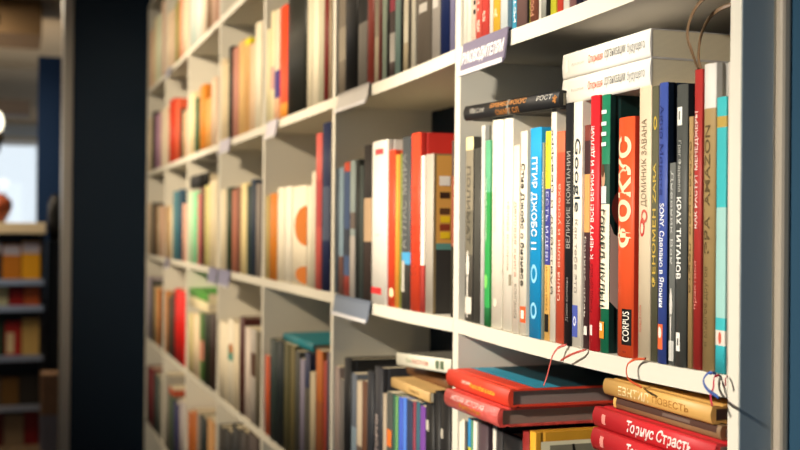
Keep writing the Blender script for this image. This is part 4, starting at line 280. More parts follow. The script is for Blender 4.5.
SIGNS = [(-1.3028, -1.1687, 1.8229, 0.042, '#787186', 'РУКОВОДИТЕЛЯМ', 'lavender-grey shelf sign with white capitals over the rightmost bay'), (-1.8757, -1.6963, 1.8231, 0.034, '#9d9995', '', 'whitish shelf sign over the second bay from the right'), (-1.8853, -1.6822, 1.4731, 0.036, '#6f7887', '', 'blue-grey shelf sign under the eye-level books, second bay from right'), (-2.4539, -2.3533, 1.8252, 0.04, '#c9c6d2', '', 'small pale shelf sign over the third bay from the right'), (-3.0546, -2.9043, 1.8252, 0.038, '#c6c2d2', '', 'small pale lilac shelf sign over the middle bay'), (-3.0559, -2.8913, 1.4752, 0.045, '#8f8ca6', '', 'lilac shelf sign under the eye-level books of the middle bay'), (-4.1977, -4.0799, 1.4752, 0.04, '#8a8694', '', 'tiny grey shelf sign under the eye-level row, second bay from left'), (-4.2249, -4.0863, 2.1752, 0.04, '#9a9aa8', '', 'tiny grey shelf sign on the topmost visible shelf, second bay from left'), (-3.2172, -3.0853, 1.4752, 0.045, '#8e8ba6', '', 'lilac shelf sign under the eye-level row, third bay from left')]
RIBBONS = [('coral-red book left of', '#b8524a', [(-1.0236, -0.0022, 1.4733), (-1.0208, -0.005, 1.473), (-1.0273, -0.01, 1.4692), (-1.0316, -0.014, 1.4606), (-1.0303, -0.018, 1.4505), (-1.0318, -0.02, 1.4401), (-1.0314, -0.024, 1.43)], 0.0026), ('dark brown book with', '#b04a40', [(-0.9823, -0.0022, 1.472), (-0.9801, -0.005, 1.472), (-0.9864, -0.01, 1.4692), (-1.0015, -0.012, 1.4638), (-1.0174, -0.012, 1.4574)], 0.0024), ('beige book with', '#c0502c', [(-0.8715, -0.0022, 1.4756), (-0.872, -0.005, 1.4754), (-0.8815, -0.008, 1.4737), (-0.886, -0.012, 1.4693), (-0.8821, -0.016, 1.4627), (-0.8698, -0.02, 1.4572), (-0.8497, -0.02, 1.4535)], 0.0022), ('kraft-brown book', '#3c5aa0', [(-0.7661, -0.0022, 1.4753), (-0.7611, -0.008, 1.4765), (-0.7629, -0.012, 1.4761), (-0.7617, -0.017, 1.4712), (-0.7511, -0.021, 1.4657), (-0.7316, -0.024, 1.4619)], 0.003), ('turquoise book', '#b83048', [(-0.7627, -0.0022, 1.4746), (-0.7607, -0.005, 1.4745), (-0.7588, -0.009, 1.4733), (-0.7529, -0.014, 1.4659), (-0.7521, -0.017, 1.4598), (-0.7466, -0.019, 1.4528)], 0.0024), ('pale beige book squeezed', '#8a2c30', [(-0.7507, -0.0022, 1.4752), (-0.7494, -0.004, 1.4748), (-0.7465, -0.007, 1.4729), (-0.7439, -0.009, 1.4686)], 0.002), ('tall dark red book with white lettering and', '#6e563e', [(-0.8266, 0.02, 1.7307), (-0.8245, 0.012, 1.7456), (-0.8285, 0.01, 1.7599), (-0.8249, 0.01, 1.7732), (-0.8176, 0.012, 1.7841), (-0.8118, 0.018, 1.792)], 0.0042), ('tall dark red book with white lettering and', '#6e563e', [(-0.8373, 0.03, 1.7327), (-0.8384, 0.028, 1.7451), (-0.8319, 0.026, 1.7615), (-0.8246, 0.028, 1.7744), (-0.813, 0.03, 1.7811), (-0.8016, 0.036, 1.7846)], 0.0042)]
SAG = {(1, 0): 0.004, (1, 1): 0.0045, (2, 0): 0.003, (2, 1): 0.003, (1, 2): 0.0}
CAM = dict(F=[-0.944369, 0.328864, 0.00387], R=[0.328886, 0.944329, 0.008726], U=[0.000785, -0.009514, 0.999954], loc=[0, -0.5412, 1.59])


# ------------------------------------------------------------------ materials
def lin(hexs):
    r = [int(hexs[i:i+2], 16)/255 for i in (1, 3, 5)]
    return tuple(c/12.92 if c <= .04045 else ((c+.055)/1.055)**2.4 for c in r)
_M = {}
def mat(col, rough=.45, kind='plain', emit=0):
    key = (col, rough, kind, emit)
    if key in _M: return _M[key]
    m = bpy.data.materials.new('surface_'+kind+'_'+str(col).strip('#')); m.use_nodes = True
    nt = m.node_tree; N = nt.nodes; Lk = nt.links
    b = N['Principled BSDF']; b.inputs['Roughness'].default_value = rough
    c = lin(col) if isinstance(col, str) else col
    b.inputs['Base Color'].default_value = (*c, 1)
    tc = N.new('ShaderNodeTexCoord')
    def noise(scale, detail=3, src='Object', stretch=None):
        n = N.new('ShaderNodeTexNoise'); n.inputs['Scale'].default_value = scale; n.inputs['Detail'].default_value = detail
        if stretch:
            mp = N.new('ShaderNodeMapping'); mp.inputs['Scale'].default_value = stretch
            Lk.new(tc.outputs[src], mp.inputs['Vector']); Lk.new(mp.outputs[0], n.inputs['Vector'])
        else: Lk.new(tc.outputs[src], n.inputs['Vector'])
        return n
    def vary(fac, lo, hi):
        mx = N.new('ShaderNodeMix'); mx.data_type = 'RGBA'
        mx.inputs['A'].default_value = (*[v*lo for v in c], 1); mx.inputs['B'].default_value = (*[min(1, v*hi) for v in c], 1)
        Lk.new(fac, mx.inputs['Factor']); Lk.new(mx.outputs['Result'], b.inputs['Base Color'])
    def bump(fac, s, d=.001):
        bp = N.new('ShaderNodeBump'); bp.inputs['Strength'].default_value = s; bp.inputs['Distance'].default_value = d
        Lk.new(fac, bp.inputs['Height']); Lk.new(bp.outputs[0], b.inputs['Normal'])
    if kind in ('cover', 'plain'): b.inputs['Specular IOR Level'].default_value = .3
    if kind == 'cover':
        n = noise(35, 4); vary(n.outputs['Fac'], .9, 1.08); n2 = noise(700, 2); bump(n2.outputs['Fac'], .12, .0004)
    elif kind == 'wrap':
        n = noise(60, 5); vary(n.outputs['Fac'], .75, 1.35); n2 = noise(90, 4, stretch=(1, 1, .5)); bump(n2.outputs['Fac'], .9, .004)
        b.inputs['Coat Weight'].default_value = .5
    elif kind == 'worn':
        n = noise(28, 6); vary(n.outputs['Fac'], .72, 1.2); bump(n.outputs['Fac'], .3, .001)
    elif kind == 'pages':
        w = N.new('ShaderNodeTexWave'); w.wave_type = 'BANDS'; w.bands_direction = 'X'; w.inputs['Scale'].default_value = 300; w.inputs['Distortion'].default_value = 2
        Lk.new(tc.outputs['Object'], w.inputs['Vector']); vary(w.outputs['Fac'], .78, 1.05)
    elif kind == 'paint':
        n = noise(6, 4); vary(n.outputs['Fac'], .95, 1.04); n2 = noise(260, 3); bump(n2.outputs['Fac'], .08, .0005)
    elif kind == 'wall':
        b.inputs['Specular IOR Level'].default_value = .12
        n = noise(1.7, 5); vary(n.outputs['Fac'], .88, 1.1); n2 = noise(120, 4); bump(n2.outputs['Fac'], .2, .001)
    elif kind == 'floor':
        br = N.new('ShaderNodeTexBrick'); br.inputs['Scale'].default_value = 1.0; br.inputs['Brick Width'].default_value = 1.2; br.inputs['Row Height'].default_value = .14; br.inputs['Mortar Size'].default_value = .003
        br.inputs['Color1'].default_value = (*[v*.9 for v in c], 1); br.inputs['Color2'].default_value = (*[v*1.1 for v in c], 1); br.inputs['Mortar'].default_value = (*[v*.4 for v in c], 1)
        Lk.new(tc.outputs['Object'], br.inputs['Vector']); Lk.new(br.outputs['Color'], b.inputs['Base Color'])
    elif kind == 'metal':
        b.inputs['Metallic'].default_value = .9; n = noise(40, 3); vary(n.outputs['Fac'], .85, 1.1)
    else:
        n = noise(20, 3); vary(n.outputs['Fac'], .93, 1.06)
    if emit:
        b.inputs['Emission Color'].default_value = (*c, 1); b.inputs['Emission Strength'].default_value = emit
    _M[key] = m
    return m

# ------------------------------------------------------------------ mesh helpers
class MB:
    """collects geometry with several materials, then links it as one mesh object"""
    def __init__(s): s.bm = bmesh.new(); s.mats = []
    def mi(s, m):
        if m not in s.mats: s.mats.append(m)
        return s.mats.index(m)
    def box(s, a, b, m, bev=0):
        i = s.mi(m)
        r = bmesh.ops.create_cube(s.bm, size=1, matrix=Matrix.Translation([(a[k]+b[k])/2 for k in range(3)]) @ Matrix.Diagonal([b[k]-a[k] for k in range(3)]+[1]))
        fs = {f for v in r['verts'] for f in v.link_faces}
        for f in fs: f.material_index = i
        if bev:
            es = list({e for v in r['verts'] for e in v.link_edges})
            o = bmesh.ops.bevel(s.bm, geom=es, offset=bev, segments=2, affect='EDGES', profile=.5)
            for f in o['faces']: f.material_index = i
    def poly(s, pts, m, smooth=False):
        vs = [s.bm.verts.new(p) for p in pts]
        f = s.bm.faces.new(vs); f.material_index = s.mi(m); f.smooth = smooth
        return f
    def lathe(s, prof, m, seg=28, at=(0, 0, 0)):
        rings = []
        for r, z in prof:
            rings.append([s.bm.verts.new((at[0]+r*math.cos(2*math.pi*k/seg), at[1]+r*math.sin(2*math.pi*k/seg), at[2]+z)) for k in range(seg)])
        i = s.mi(m)
        for p, q in zip(rings, rings[1:]):
            for k in range(seg):
                f = s.bm.faces.new((p[k], p[(k+1) % seg], q[(k+1) % seg], q[k])); f.material_index = i; f.smooth = True
        for rr, fl in ((rings[0], True), (rings[-1], False)):
            f = s.bm.faces.new(rr[::-1] if fl else rr); f.material_index = i
    def tube(s, pts, ra, rb, m, seg=8):
        """flattened tube along pts: ra half-width, rb half-thickness"""
        P = [Vector(p) for p in pts]; rings = []
        for k, p in enumerate(P):
            t = (P[min(k+1, len(P)-1)]-P[max(k-1, 0)]).normalized()
            side = t.cross(Vector((0, 1, 0)))
            if side.length < .2: side = t.cross(Vector((1, 0, 0)))
            side.normalize(); nrm = side.cross(t).normalized()
            rings.append([s.bm.verts.new(p+side*ra*math.cos(2*math.pi*j/seg)+nrm*rb*math.sin(2*math.pi*j/seg)) for j in range(seg)])
        i = s.mi(m)
        for p, q in zip(rings, rings[1:]):
            for j in range(seg):
                f = s.bm.faces.new((p[j], p[(j+1) % seg], q[(j+1) % seg], q[j])); f.material_index = i; f.smooth = True
        for rr in (rings[0], rings[-1]):
            f = s.bm.faces.new(rr); f.material_index = i
    def build(s, name, parent=None, loc=(0, 0, 0), fix=True):
        if fix: bmesh.ops.recalc_face_normals(s.bm, faces=s.bm.faces[:])
        me = bpy.data.meshes.new(name); s.bm.to_mesh(me); s.bm.free()
        for m in s.mats: me.materials.append(m)
        o = bpy.data.objects.new(name, me); o.location = loc; COL.objects.link(o)
        if parent: o.parent = parent
        return o
def empty(name, loc, label=None, cat=None, group=None, rot=(0, 0, 0)):
    o = bpy.data.objects.new(name, None); o.empty_display_size = .05; o.location = loc; o.rotation_euler = rot; COL.objects.link(o)
    tag(o, label, cat, group); return o
def tag(o, label=None, cat=None, group=None, kind=None):
    if label: o['label'] = label
    if cat: o['category'] = cat
    if group: o['group'] = group
    if kind: o['kind'] = kind
    return o
def smooth_path(pts, n=6):
    P = [Vector(p) for p in pts]; P = [2*P[0]-P[1]]+P+[2*P[-1]-P[-2]]; out = []
    for k in range(1, len(P)-2):
        a, b, c, d = P[k-1:k+3]
        for j in range(n):
            t = j/n
            out.append(.5*((2*b)+(c-a)*t+(2*a-5*b+4*c-d)*t*t+(-a+3*b-3*c+d)*t**3))
    out.append(P[-2]); return out

# ------------------------------------------------------------------ lettering
def text_geometry(body, bold):
    cu = bpy.data.curves.new('lettering', 'FONT'); cu.body = body; cu.resolution_u = 3; cu.offset = bold; cu.shear = .28 if body.startswith('Торнус') else 0
    o = bpy.data.objects.new('lettering', cu); COL.objects.link(o)
    dg = bpy.context.evaluated_depsgraph_get(); dg.update()
    me = bpy.data.meshes.new_from_object(o.evaluated_get(dg))
    vs = [(v.co.x, v.co.y) for v in me.vertices]; fs = [list(p.vertices) for p in me.polygons]
    bpy.data.objects.remove(o); bpy.data.curves.remove(cu); bpy.data.meshes.remove(me)
    if not vs: return [], []
    x0 = min(v[0] for v in vs); x1 = max(v[0] for v in vs); y0 = min(v[1] for v in vs); y1 = max(v[1] for v in vs)
    return [((x-x0)/(x1-x0), (y-y0)/max(y1-y0, 1e-6)) for x, y in vs], fs

# ------------------------------------------------------------------ books
def spine_fn(t, hard):
    bulge = min(.0035, t*.16) if hard else min(.0012, t*.06)
    return (lambda u: -bulge*(1-(2*u-1)**2), bulge)
def make_book(B):
    t, h, d, col = B['t'], B['h'], B['d'], B['c']; hard = B['k'] == 'h'
    lie = B.get('lie')
    if lie is None:
        root = empty('book', (B['x'], B['y'], B['z']), B['label'], 'book', B['group'])
    else:
        # lying flat: height runs to the right, thickness runs up
        root = empty('book', (B['x'], B['y'], B['z']+t), B['label'], 'book', B['group'], rot=(0, math.pi/2+lie, 0))
    kind = 'wrap' if B.get('crinkle') else 'worn' if col in ('#d8a85c', '#8a6a48', '#c9a468') else 'cover'
    rough = .5 if hard else .58
    ms = mat(col, rough, kind)
    mc = mat(B['cover'], rough, kind) if 'cover' in B else ms
    sy, bulge = spine_fn(t, hard)
    bt = min(.0026 if hard else .0007, t*.22)            # board thickness
    ov = .003 if hard else .0002
    # closed outline of the cover, from the left fore-edge round the spine to the right fore-edge and back inside
    NS = 8
    out = [(0, d)]
    if hard and t > .008: out += [(0, .0115), (.0011, .0085), (0, .0055)]
    n_left = len(out)
    out += [(t*k/NS, sy(k/NS)) for k in range(NS+1)]
    n_sp = len(out)
    if hard and t > .008: out += [(t, .0055), (t-.0011, .0085), (t, .0115)]
    out += [(t, d)]
    n_out = len(out)
    inn = [(t-bt, d), (t-bt, bt+.0005), (bt, bt+.0005), (bt, d)]
    ring = out+inn
    zc = {0., 1.}
    zones = B.get('zones', [])
    for z0, z1, c in zones: zc |= {z0, z1}
    band = B.get('band', [])
    zc = sorted(zc)
    mb = MB()
    def zmat(zf):
        for z0, z1, c in zones:
            if z0 <= zf <= z1: return mat(c, rough, kind)
        return ms
    levels = [[mb.bm.verts.new((x, y, zf*h)) for x, y in ring] for zf in zc]
    n = len(ring)
    for li in range(len(zc)-1):
        zm = zmat((zc[li]+zc[li+1])/2)
        lo, hi = levels[li], levels[li+1]
        for k in range(n):
            k2 = (k+1) % n
            f = mb.bm.faces.new((lo[k], lo[k2], hi[k2], hi[k]))
            on_spine = n_left <= k < n_sp-1
            f.material_index = mb.mi(zm if (on_spine or 'cover' not in B) else mc)
            f.smooth = n_left <= k < n_sp-1
    # end rims of the cover (triangulated strips between outline and inside)
    for lv in (levels[0], levels[-1]):
        f = mb.bm.faces.new(lv); f.material_index = mb.mi(mc if 'cover' in B else ms)
    mb.bm.normal_update()
    bmesh.ops.triangulate(mb.bm, faces=[f for f in mb.bm.faces if len(f.verts) > 4])
    bmesh.ops.recalc_face_normals(mb.bm, faces=mb.bm.faces[:])
    layer = [0]
    def spine_pt(u, zf, off): return (u*t, sy(u)-off, zf*h)
    def strip(u0, u1, z0, z1, m, off):
        K = 6
        for k in range(K):
            a, b = u0+(u1-u0)*k/K, u0+(u1-u0)*(k+1)/K
            mb.poly([spine_pt(a, z0, off), spine_pt(b, z0, off), spine_pt(b, z1, off), spine_pt(a, z1, off)], m)
    for pt in B.get('pt', []):
        layer[0] += 1; off = .00012*layer[0]+.00008
        u0, u1, z0, z1, c = pt[:5]; sh = pt[5] if len(pt) > 5 else 'rect'; m = mat(c, rough, 'plain')
        if sh == 'rect': strip(u0, u1, z0, z1, m, off)
        else:
            K = 20; uc, zc_, ru, rz = (u0+u1)/2, (z0+z1)/2, (u1-u0)/2, (z1-z0)/2
            o = [(min(1, max(0, uc+ru*math.cos(2*math.pi*k/K))), zc_+rz*math.sin(2*math.pi*k/K)) for k in range(K)]
            if sh == 'disc':
                ua, ub = max(0, uc-ru), min(1, uc+ru); S = 14
                us = [ua+(ub-ua)*k/S for k in range(S+1)]
                hz = [rz*math.sqrt(max(0, 1-((u-uc)/ru)**2))+1e-6 for u in us]
                for k in range(S):
                    mb.poly([spine_pt(us[k], zc_-hz[k], off), spine_pt(us[k+1], zc_-hz[k+1], off), spine_pt(us[k+1], zc_+hz[k+1], off), spine_pt(us[k], zc_+hz[k], off)], m)
            else:
                i = [(uc+ru*.62*math.cos(2*math.pi*k/K), zc_+rz*.62*math.sin(2*math.pi*k/K)) for k in range(K)]
                for k in range(K):
                    k2 = (k+1) % K; mb.poly([spine_pt(*o[k], off), spine_pt(*o[k2], off), spine_pt(*i[k2], off), spine_pt(*i[k], off)], m)
    if B.get('brush'):
        m = mat('#d9d5cb', .5, 'plain'); off = .0004
        pr = [(.02, .06), (.2, .09), (.235, .11), (.25, .17), (.26, .2), (.3, .24), (.34, .2), (.38, .06)]   # height, half-width
        for (za, wa), (zb, wb) in zip(pr, pr[1:]):
            for k in range(4):
                p, q = -1+k/2, -.5+k/2
                mb.poly([spine_pt(.45+p*wa, za, off), spine_pt(.45+q*wa, za, off), spine_pt(.45+q*wb, zb, off), spine_pt(.45+p*wb, zb, off)], m)
        strip(.26, .64, .24, .252, mat('#8d8b84', .4, 'plain'), .0006)
    for f_ in B.get('face', []):
        layer[0] += 1; off = .0001*layer[0]
        if f_[0] == 'disc':
            _, yc, zc_, ry, rz, c = f_; K = 32
            pts = [(t+off, yc+ry*math.cos(2*math.pi*k/K), (zc_+rz*math.sin(2*math.pi*k/K))*h) for k in range(K)]
        else:
            c = f_[2]; pts = [(t+off, y, zf*h) for y, zf in f_[1]]
        mb.poly(pts, mat(c, rough, 'plain'))
    for y0, y1, c in band:
        layer[0] += 1
        mb.poly([(-.0002, y0, 0), (-.0002, y1, 0), (-.0002, y1, h), (-.0002, y0, h)], mat(c, rough, 'cover'))
    mb.build('cover', root, fix=False)
    pg = MB(); pm = mat(B.get('pages', '#d9ccae'), .8, 'pages')
    pg.box((bt+.0002, bt+.0007, ov), (t-bt-.0002, d-ov-.0003, h-ov), pm)
    pg.build('page_block', root)
    for body, dr, xc, w, z0, z1, c, bold in B.get('txt', [])+B.get('txt2', []):
        vs, fs = text_geometry(body, bold)
        if not vs: continue
        lt = MB(); off = .0002+.00012*(layer[0]+2); m = mat(c, .5, 'plain')
        vv = []
        for a, b in vs:
            if dr == 'u': u = xc-w*(b-.5); zf = z0+(z1-z0)*a
            else: u = xc+w*(b-.5); zf = z1-(z1-z0)*a
            vv.append(lt.bm.verts.new(spine_pt(u, zf, off)))
        i = lt.mi(m)
        for f in fs:
            try: nf = lt.bm.faces.new([vv[k] for k in f]); nf.material_index = i
            except ValueError: pass
        lt.build('title_lettering', root)
    return root
book_roots = {}
for B in BOOKS: book_roots[B['label']] = make_book(B)
for who, c, pts, w in RIBBONS:
    lab = next(l for l in book_roots if l.startswith(who)); r = book_roots[lab]
    o = r.location
    mb = MB(); mb.tube(smooth_path([(p[0]-o.x, p[1]-o.y, p[2]-o.z) for p in pts]), w*.5, .0004, mat(c, .4, 'plain'))
    mb.build('ribbon_bookmark', r)

# ------------------------------------------------------------------ bookcase
X0, W, T, MZ, PITCH, DEP = -.7537, .588, .018, 1.4752, .35, .185
white = mat('#dfdacb', .42, 'paint')
case = empty('bookcase', (X0, 0, 0), 'tall white open bookcase filled with books along the wall', 'bookcase')
lx = lambda x: x-X0
for k in range(8):
    x = X0-k*W; mb = MB()
    mb.box((lx(x), 0, 0), (lx(x+(.0142 if k == 0 else T)), DEP, MZ+3*PITCH), white, .0006); mb.build('upright', case)
for bay in range(1, 8):
    xr = X0-(bay-1)*W-.0003; xl = X0-bay*W+T+.0003
    for lev in range(-4, 3):
        A = SAG.get((bay, lev), 0); K = 14 if A else 1
        mb = MB(); i = mb.mi(white)
        secs = []
        for k in range(K+1):
            u = k/K; x = xl+(xr-xl)*u; z = MZ+PITCH*lev-A*4*u*(1-u)
            secs.append([mb.bm.verts.new(p) for p in ((lx(x), 0, z-T), (lx(x), 0, z), (lx(x), DEP, z), (lx(x), DEP, z-T))])
        for p, q in zip(secs, secs[1:]):
            for j in range(4): mb.bm.faces.new((p[j], p[(j+1) % 4], q[(j+1) % 4], q[j]))
        mb.bm.faces.new(secs[0]); mb.bm.faces.new(secs[-1])
        mb.build('shelf', case)
mb = MB(); mb.box((lx(X0-7*W), 0, MZ+3*PITCH+.0003), (lx(X0+.0142), DEP, MZ+3*PITCH+T), white, .0006); mb.build('top_board', case)
mb = MB(); mb.box((lx(X0-7*W+T+.001), .012, 0), (lx(X0-.001), .028, MZ-4*PITCH-T-.0005), white); mb.build('plinth', case)
mb = MB(); mb.box((.0143, .0012, 0), (.0149, .0305, MZ+3*PITCH), mat('#7b8993', .45, 'paint')); tag(mb.build('side_sheet', case), 'blue-grey outer side')  # thin blue-grey sheet added over the white upright's outer side

# ------------------------------------------------------------------ shelf signs
for x0, x1, zt, hh, c, txt, lab in SIGNS:
    w = x1-x0
    r = empty('shelf_sign', (x0, -.0006, zt), lab, 'sign', 'clip-on shelf signs')
    mb = MB(); m = mat(c, .35, 'plain')
    prof = [(-.001, 0), (-.003, .0005), (-.0065, -hh+.008), (-.0105, -hh+.002), (-.0115, -hh+.003), (-.0085, -hh+.0095), (-.0048, -.004), (-.0048, .002), (-.001, .002)]
    for a in (0, w):
        pass
    A = [mb.bm.verts.new((0, y, z)) for y, z in prof]; Bv = [mb.bm.verts.new((w, y, z)) for y, z in prof]
    for k in range(len(prof)):
        k2 = (k+1) % len(prof); f = mb.bm.faces.new((A[k], A[k2], Bv[k2], Bv[k])); f.material_index = mb.mi(m)
    for lv in (A, Bv): f = mb.bm.faces.new(lv); f.material_index = mb.mi(m)
    mb.bm.normal_update()
    bmesh.ops.triangulate(mb.bm, faces=[f for f in mb.bm.faces if len(f.verts) > 4])
    mb.build('sign_holder', r)
    lp = MB(); lp.box((0, -.0118, -hh+.0025), (w, -.0108, -hh+.0085), mat('#e2e0e2', .2, 'plain'), .0003); lp.build('clear_lip', r)
    cl = MB(); cl.box((w-.006, -.004, .001), (w-.002, .012, .0022), mat('#6d7078', .3, 'plain')); 
    if txt: cl.build('clip', r)
    else: cl.bm.free()
    if txt:
        vs, fs = text_geometry(txt, .03); lt = MB(); m2 = mat('#f4f2f0', .5, 'plain'); i = lt.mi(m2)
        def plate(a, b):
            z = -.0285+.0185*b; y = -.0048-(.0037)*(-z-.004)/(hh-.0135)
            return (w*(.03+.93*a), y-.0005, z)
        vv = [lt.bm.verts.new(plate(a, b)) for a, b in vs]
        for f in fs:
            try: lt.bm.faces.new([vv[k] for k in f])
            except ValueError: pass
        lt.build('sign_lettering', r)

# ------------------------------------------------------------------ the room
def struct(name, a, b, m, bev=0):
    mb = MB(); mb.box(a, b, m, bev); return tag(mb.build(name), kind='structure')
navy = mat('#162331', .5, 'wall'); blue = mat('#2c4a60', .5, 'wall'); greyw = mat('#6a6862', .7, 'wall'); beige = mat('#b8a488', .7, 'wall'); trimw = mat('#b9b2a4', .35, 'paint')
FX, FY, RX, H = -12.0, -3.6, 2.6, 3.2
struct('floor', (FX-.1, FY-.1, -.1), (RX+.1, 1.6, 0), mat('#54432f', .5, 'floor'))
struct('ceiling', (FX-.1, FY-.1, H), (RX+.1, 1.6, H+.1), beige)
struct('wall_back', (-5.03, .187, 0), (X0+.02, .30, H), navy)
struct('wall_right', (X0+.0172, .041, 0), (RX, .30, H), blue)
struct('trim_1', (X0+.0147, .0312, 0), (X0+.0245, .0408, H), mat('#a79c8c', .3, 'paint'), .003)
struct('wall_left', (-5.03, -.307, 0), (-4.8725, .1865, H), navy)
struct('trim_2', (-5.035, -.349, 0), (-4.868, -.3074, H), mat('#8f8d88', .35, 'paint'), .006)
mb = MB()
WX0, WX1, WZ0, WZ1 = .9, 2.2, 1.0, 2.4
mb.box((FX, FY-.1, 0), (WX0, FY, H), greyw); mb.box((WX1, FY-.1, 0), (RX, FY, H), greyw)
mb.box((WX0, FY-.1, 0), (WX1, FY, WZ0), greyw); mb.box((WX0, FY-.1, WZ1), (WX1, FY, H), greyw)
tag(mb.build('wall_front'), kind='structure')
r = empty('fill_window', (0, FY-.05, WZ0)); tag(r, kind='structure')  # unseen front window, added to let in soft fill daylight
fr = MB(); fm = mat('#c9ccce', .35, 'paint')
fr.box((WX0, -.03, 0), (WX1, .03, .05), fm); fr.box((WX0, -.03, WZ1-WZ0-.05), (WX1, .03, WZ1-WZ0), fm)
for x in (WX0, 1.52, WX1-.05): fr.box((x, -.03, .05), (x+.05, .03, WZ1-WZ0-.05), fm)
fr.build('window_frame', r)
struct('wall_side', (-9.3, .3005, 0), (-5.03, .42, H), navy)
# far wall with its window
def wall_with_hole(name, x0, x1, y0, y1, wy0, wy1, wz0, wz1, m):
    mb = MB()
    mb.box((x0, y0, 0), (x1, y1, wz0), m); mb.box((x0, y0, wz1), (x1, y1, H), m)
    mb.box((x0, y0, wz0), (x1, wy0, wz1), m); mb.box((x0, wy1, wz0), (x1, y1, wz1), m)
    return tag(mb.build(name), kind='structure')
def window(name, x0, x1, wy0, wy1, wz0, wz1, mull=1):
    r = empty(name, ((x0+x1)/2, (wy0+wy1)/2, wz0)); tag(r, kind='structure')
    ox, oy, oz = r.location
    fr = MB(); fm = mat('#c9ccce', .35, 'paint'); t = .05; xm = (x0+x1)/2
    def bx(a, b): fr.box((a[0]-ox, a[1]-oy, a[2]-oz), (b[0]-ox, b[1]-oy, b[2]-oz), fm)
    bx((xm-.03, wy0, wz0), (xm+.03, wy0+t, wz1)); bx((xm-.03, wy1-t, wz0), (xm+.03, wy1, wz1))
    bx((xm-.03, wy0+t, wz0), (xm+.03, wy1-t, wz0+t)); bx((xm-.03, wy0+t, wz1-t), (xm+.03, wy1-t, wz1))
    for k in range(mull):
        y = wy0+(wy1-wy0)*(k+1)/(mull+1); bx((xm-.025, y-.02, wz0+t), (xm+.025, y+.02, wz1-t))
    fr.build('window_frame', r)
    gl = MB(); gm = bpy.data.materials.new('window_glass'); gm.use_nodes = True
    nt = gm.node_tree; nt.nodes.remove(nt.nodes['Principled BSDF'])
    tr = nt.nodes.new('ShaderNodeBsdfTransparent'); gs = nt.nodes.new('ShaderNodeBsdfGlossy'); gs.inputs['Roughness'].default_value = .02
    mx = nt.nodes.new('ShaderNodeMixShader'); mx.inputs[0].default_value = .06
    nt.links.new(tr.outputs[0], mx.inputs[1]); nt.links.new(gs.outputs[0], mx.inputs[2]); nt.links.new(mx.outputs[0], nt.nodes['Material Output'].inputs['Surface'])
    gl.box((xm-.004-ox, wy0+t-oy, wz0+t-oz), (xm+.004-ox, wy1-t-oy, wz1-t-oz), gm); gl.build('window_pane', r)
    return r
wall_with_hole('wall_far', FX-.1, FX, FY, 1.6, -2.6, -.27, .9, 2.46, mat('#8f8678', .7, 'wall'))
window('window_1', FX-.1, FX, -2.6, -.27, .9, 2.46, 2)
wall_with_hole('wall_right_end', RX, RX+.1, FY, 1.6, -3.2, -.3, .5, 2.6, mat('#56687a', .7, 'wall'))
window('window_2', RX, RX+.1, -3.2, -.3, .5, 2.6, 2)
# soffit and duct in the far part of the room, and the tall dark blue partition behind the rack
struct('beam_1', (-9.0, FY, 2.95), (-8.3, -.36, H-.001), mat('#6a553c', .7, 'wall'))
struct('beam_2', (-11.2, FY, 2.62), (-10.9, -.4, 2.76), mat('#5a5048', .6, 'wall'))
struct('beam_3', (-11.9, FY, 2.5), (-11.7, .2, 2.6), mat('#6f7478', .5, 'wall'))
struct('wall_partition', (-9.3, -.365, 0), (-9.2, .30, 2.93), mat('#1a3052', .5, 'wall'))

# ------------------------------------------------------------------ far display rack with its books
black = mat('#0d0c0c', .4, 'plain'); steel = mat('#b8bcc6', .28, 'metal')
RXX, RY0, RY1 = -8.5, -1.25, -.315
rack = empty('display_rack', (RXX, (RY0+RY1)/2, 0), 'black display rack with cream top and shiny ledges in the far room', 'rack')
ox, oy = RXX, (RY0+RY1)/2
def rb(name, a, b, m, bev=0):
    mb = MB(); mb.box((a[0]-ox, a[1]-oy, a[2]), (b[0]-ox, b[1]-oy, b[2]), m, bev); return mb.build(name, rack)
rb('top_board', (RXX-.36, RY0, 1.535), (RXX+.02, RY1, 1.615), mat('#d9c6a4', .5, 'paint'), .004)
rb('side_panel', (RXX-.34, RY1-.028, 0), (RXX, RY1-.003, 1.534), black)
rb('side_panel', (RXX-.34, RY0+.003, 0), (RXX, RY0+.028, 1.534), black)
rb('back_panel', (RXX-.36, RY0+.003, 0), (RXX-.341, RY1-.003, 1.534), black)
LEDGES = (1.285, 1.0, .64, .28)
SH = (1.175, .985, .625, .265)
for z in SH[:]:
    rb('shelf', (RXX-.34, RY0+.029, z-.02), (RXX-.004, RY1-.029, z), black)
    rb('front_ledge', (RXX-.003, RY0+.01, z-.015), (RXX+.012, RY1-.01, z+.03), steel, .002)
rows = [
 (1.176, .30, [('#d99a1a', 'amber'), ('#b8701c', 'orange-brown'), ('#2a2a30', 'black'), ('#5a6a7a', 'slate')]),
 (.986, .155, [('#c8602c', 'rust'), ('#a82018', 'red'), ('#c9c6a0', 'pale'), ('#d8a850', 'tan')]),
 (.626, .29, [('#c8a460', 'straw'), ('#b02a24', 'red and cream'), ('#2a3a28', 'dark green'), ('#d8b48a', 'beige')]),
 (.266, .24, [('#2a241c', 'dark'), ('#6a4a1c', 'ochre'), ('#5a4e42', 'grey-beige'), ('#6a4c1c', 'mustard')]),  # lower two rows coloured darker to carry the shade low on the rack
 (.0006, .23, [('#7a100d', 'deep red'), ('#8a7458', 'sand'), ('#5a1612', 'brick'), ('#201c1c', 'black')]),
]
RN = ['top', 'second', 'third', 'fourth', 'bottom']
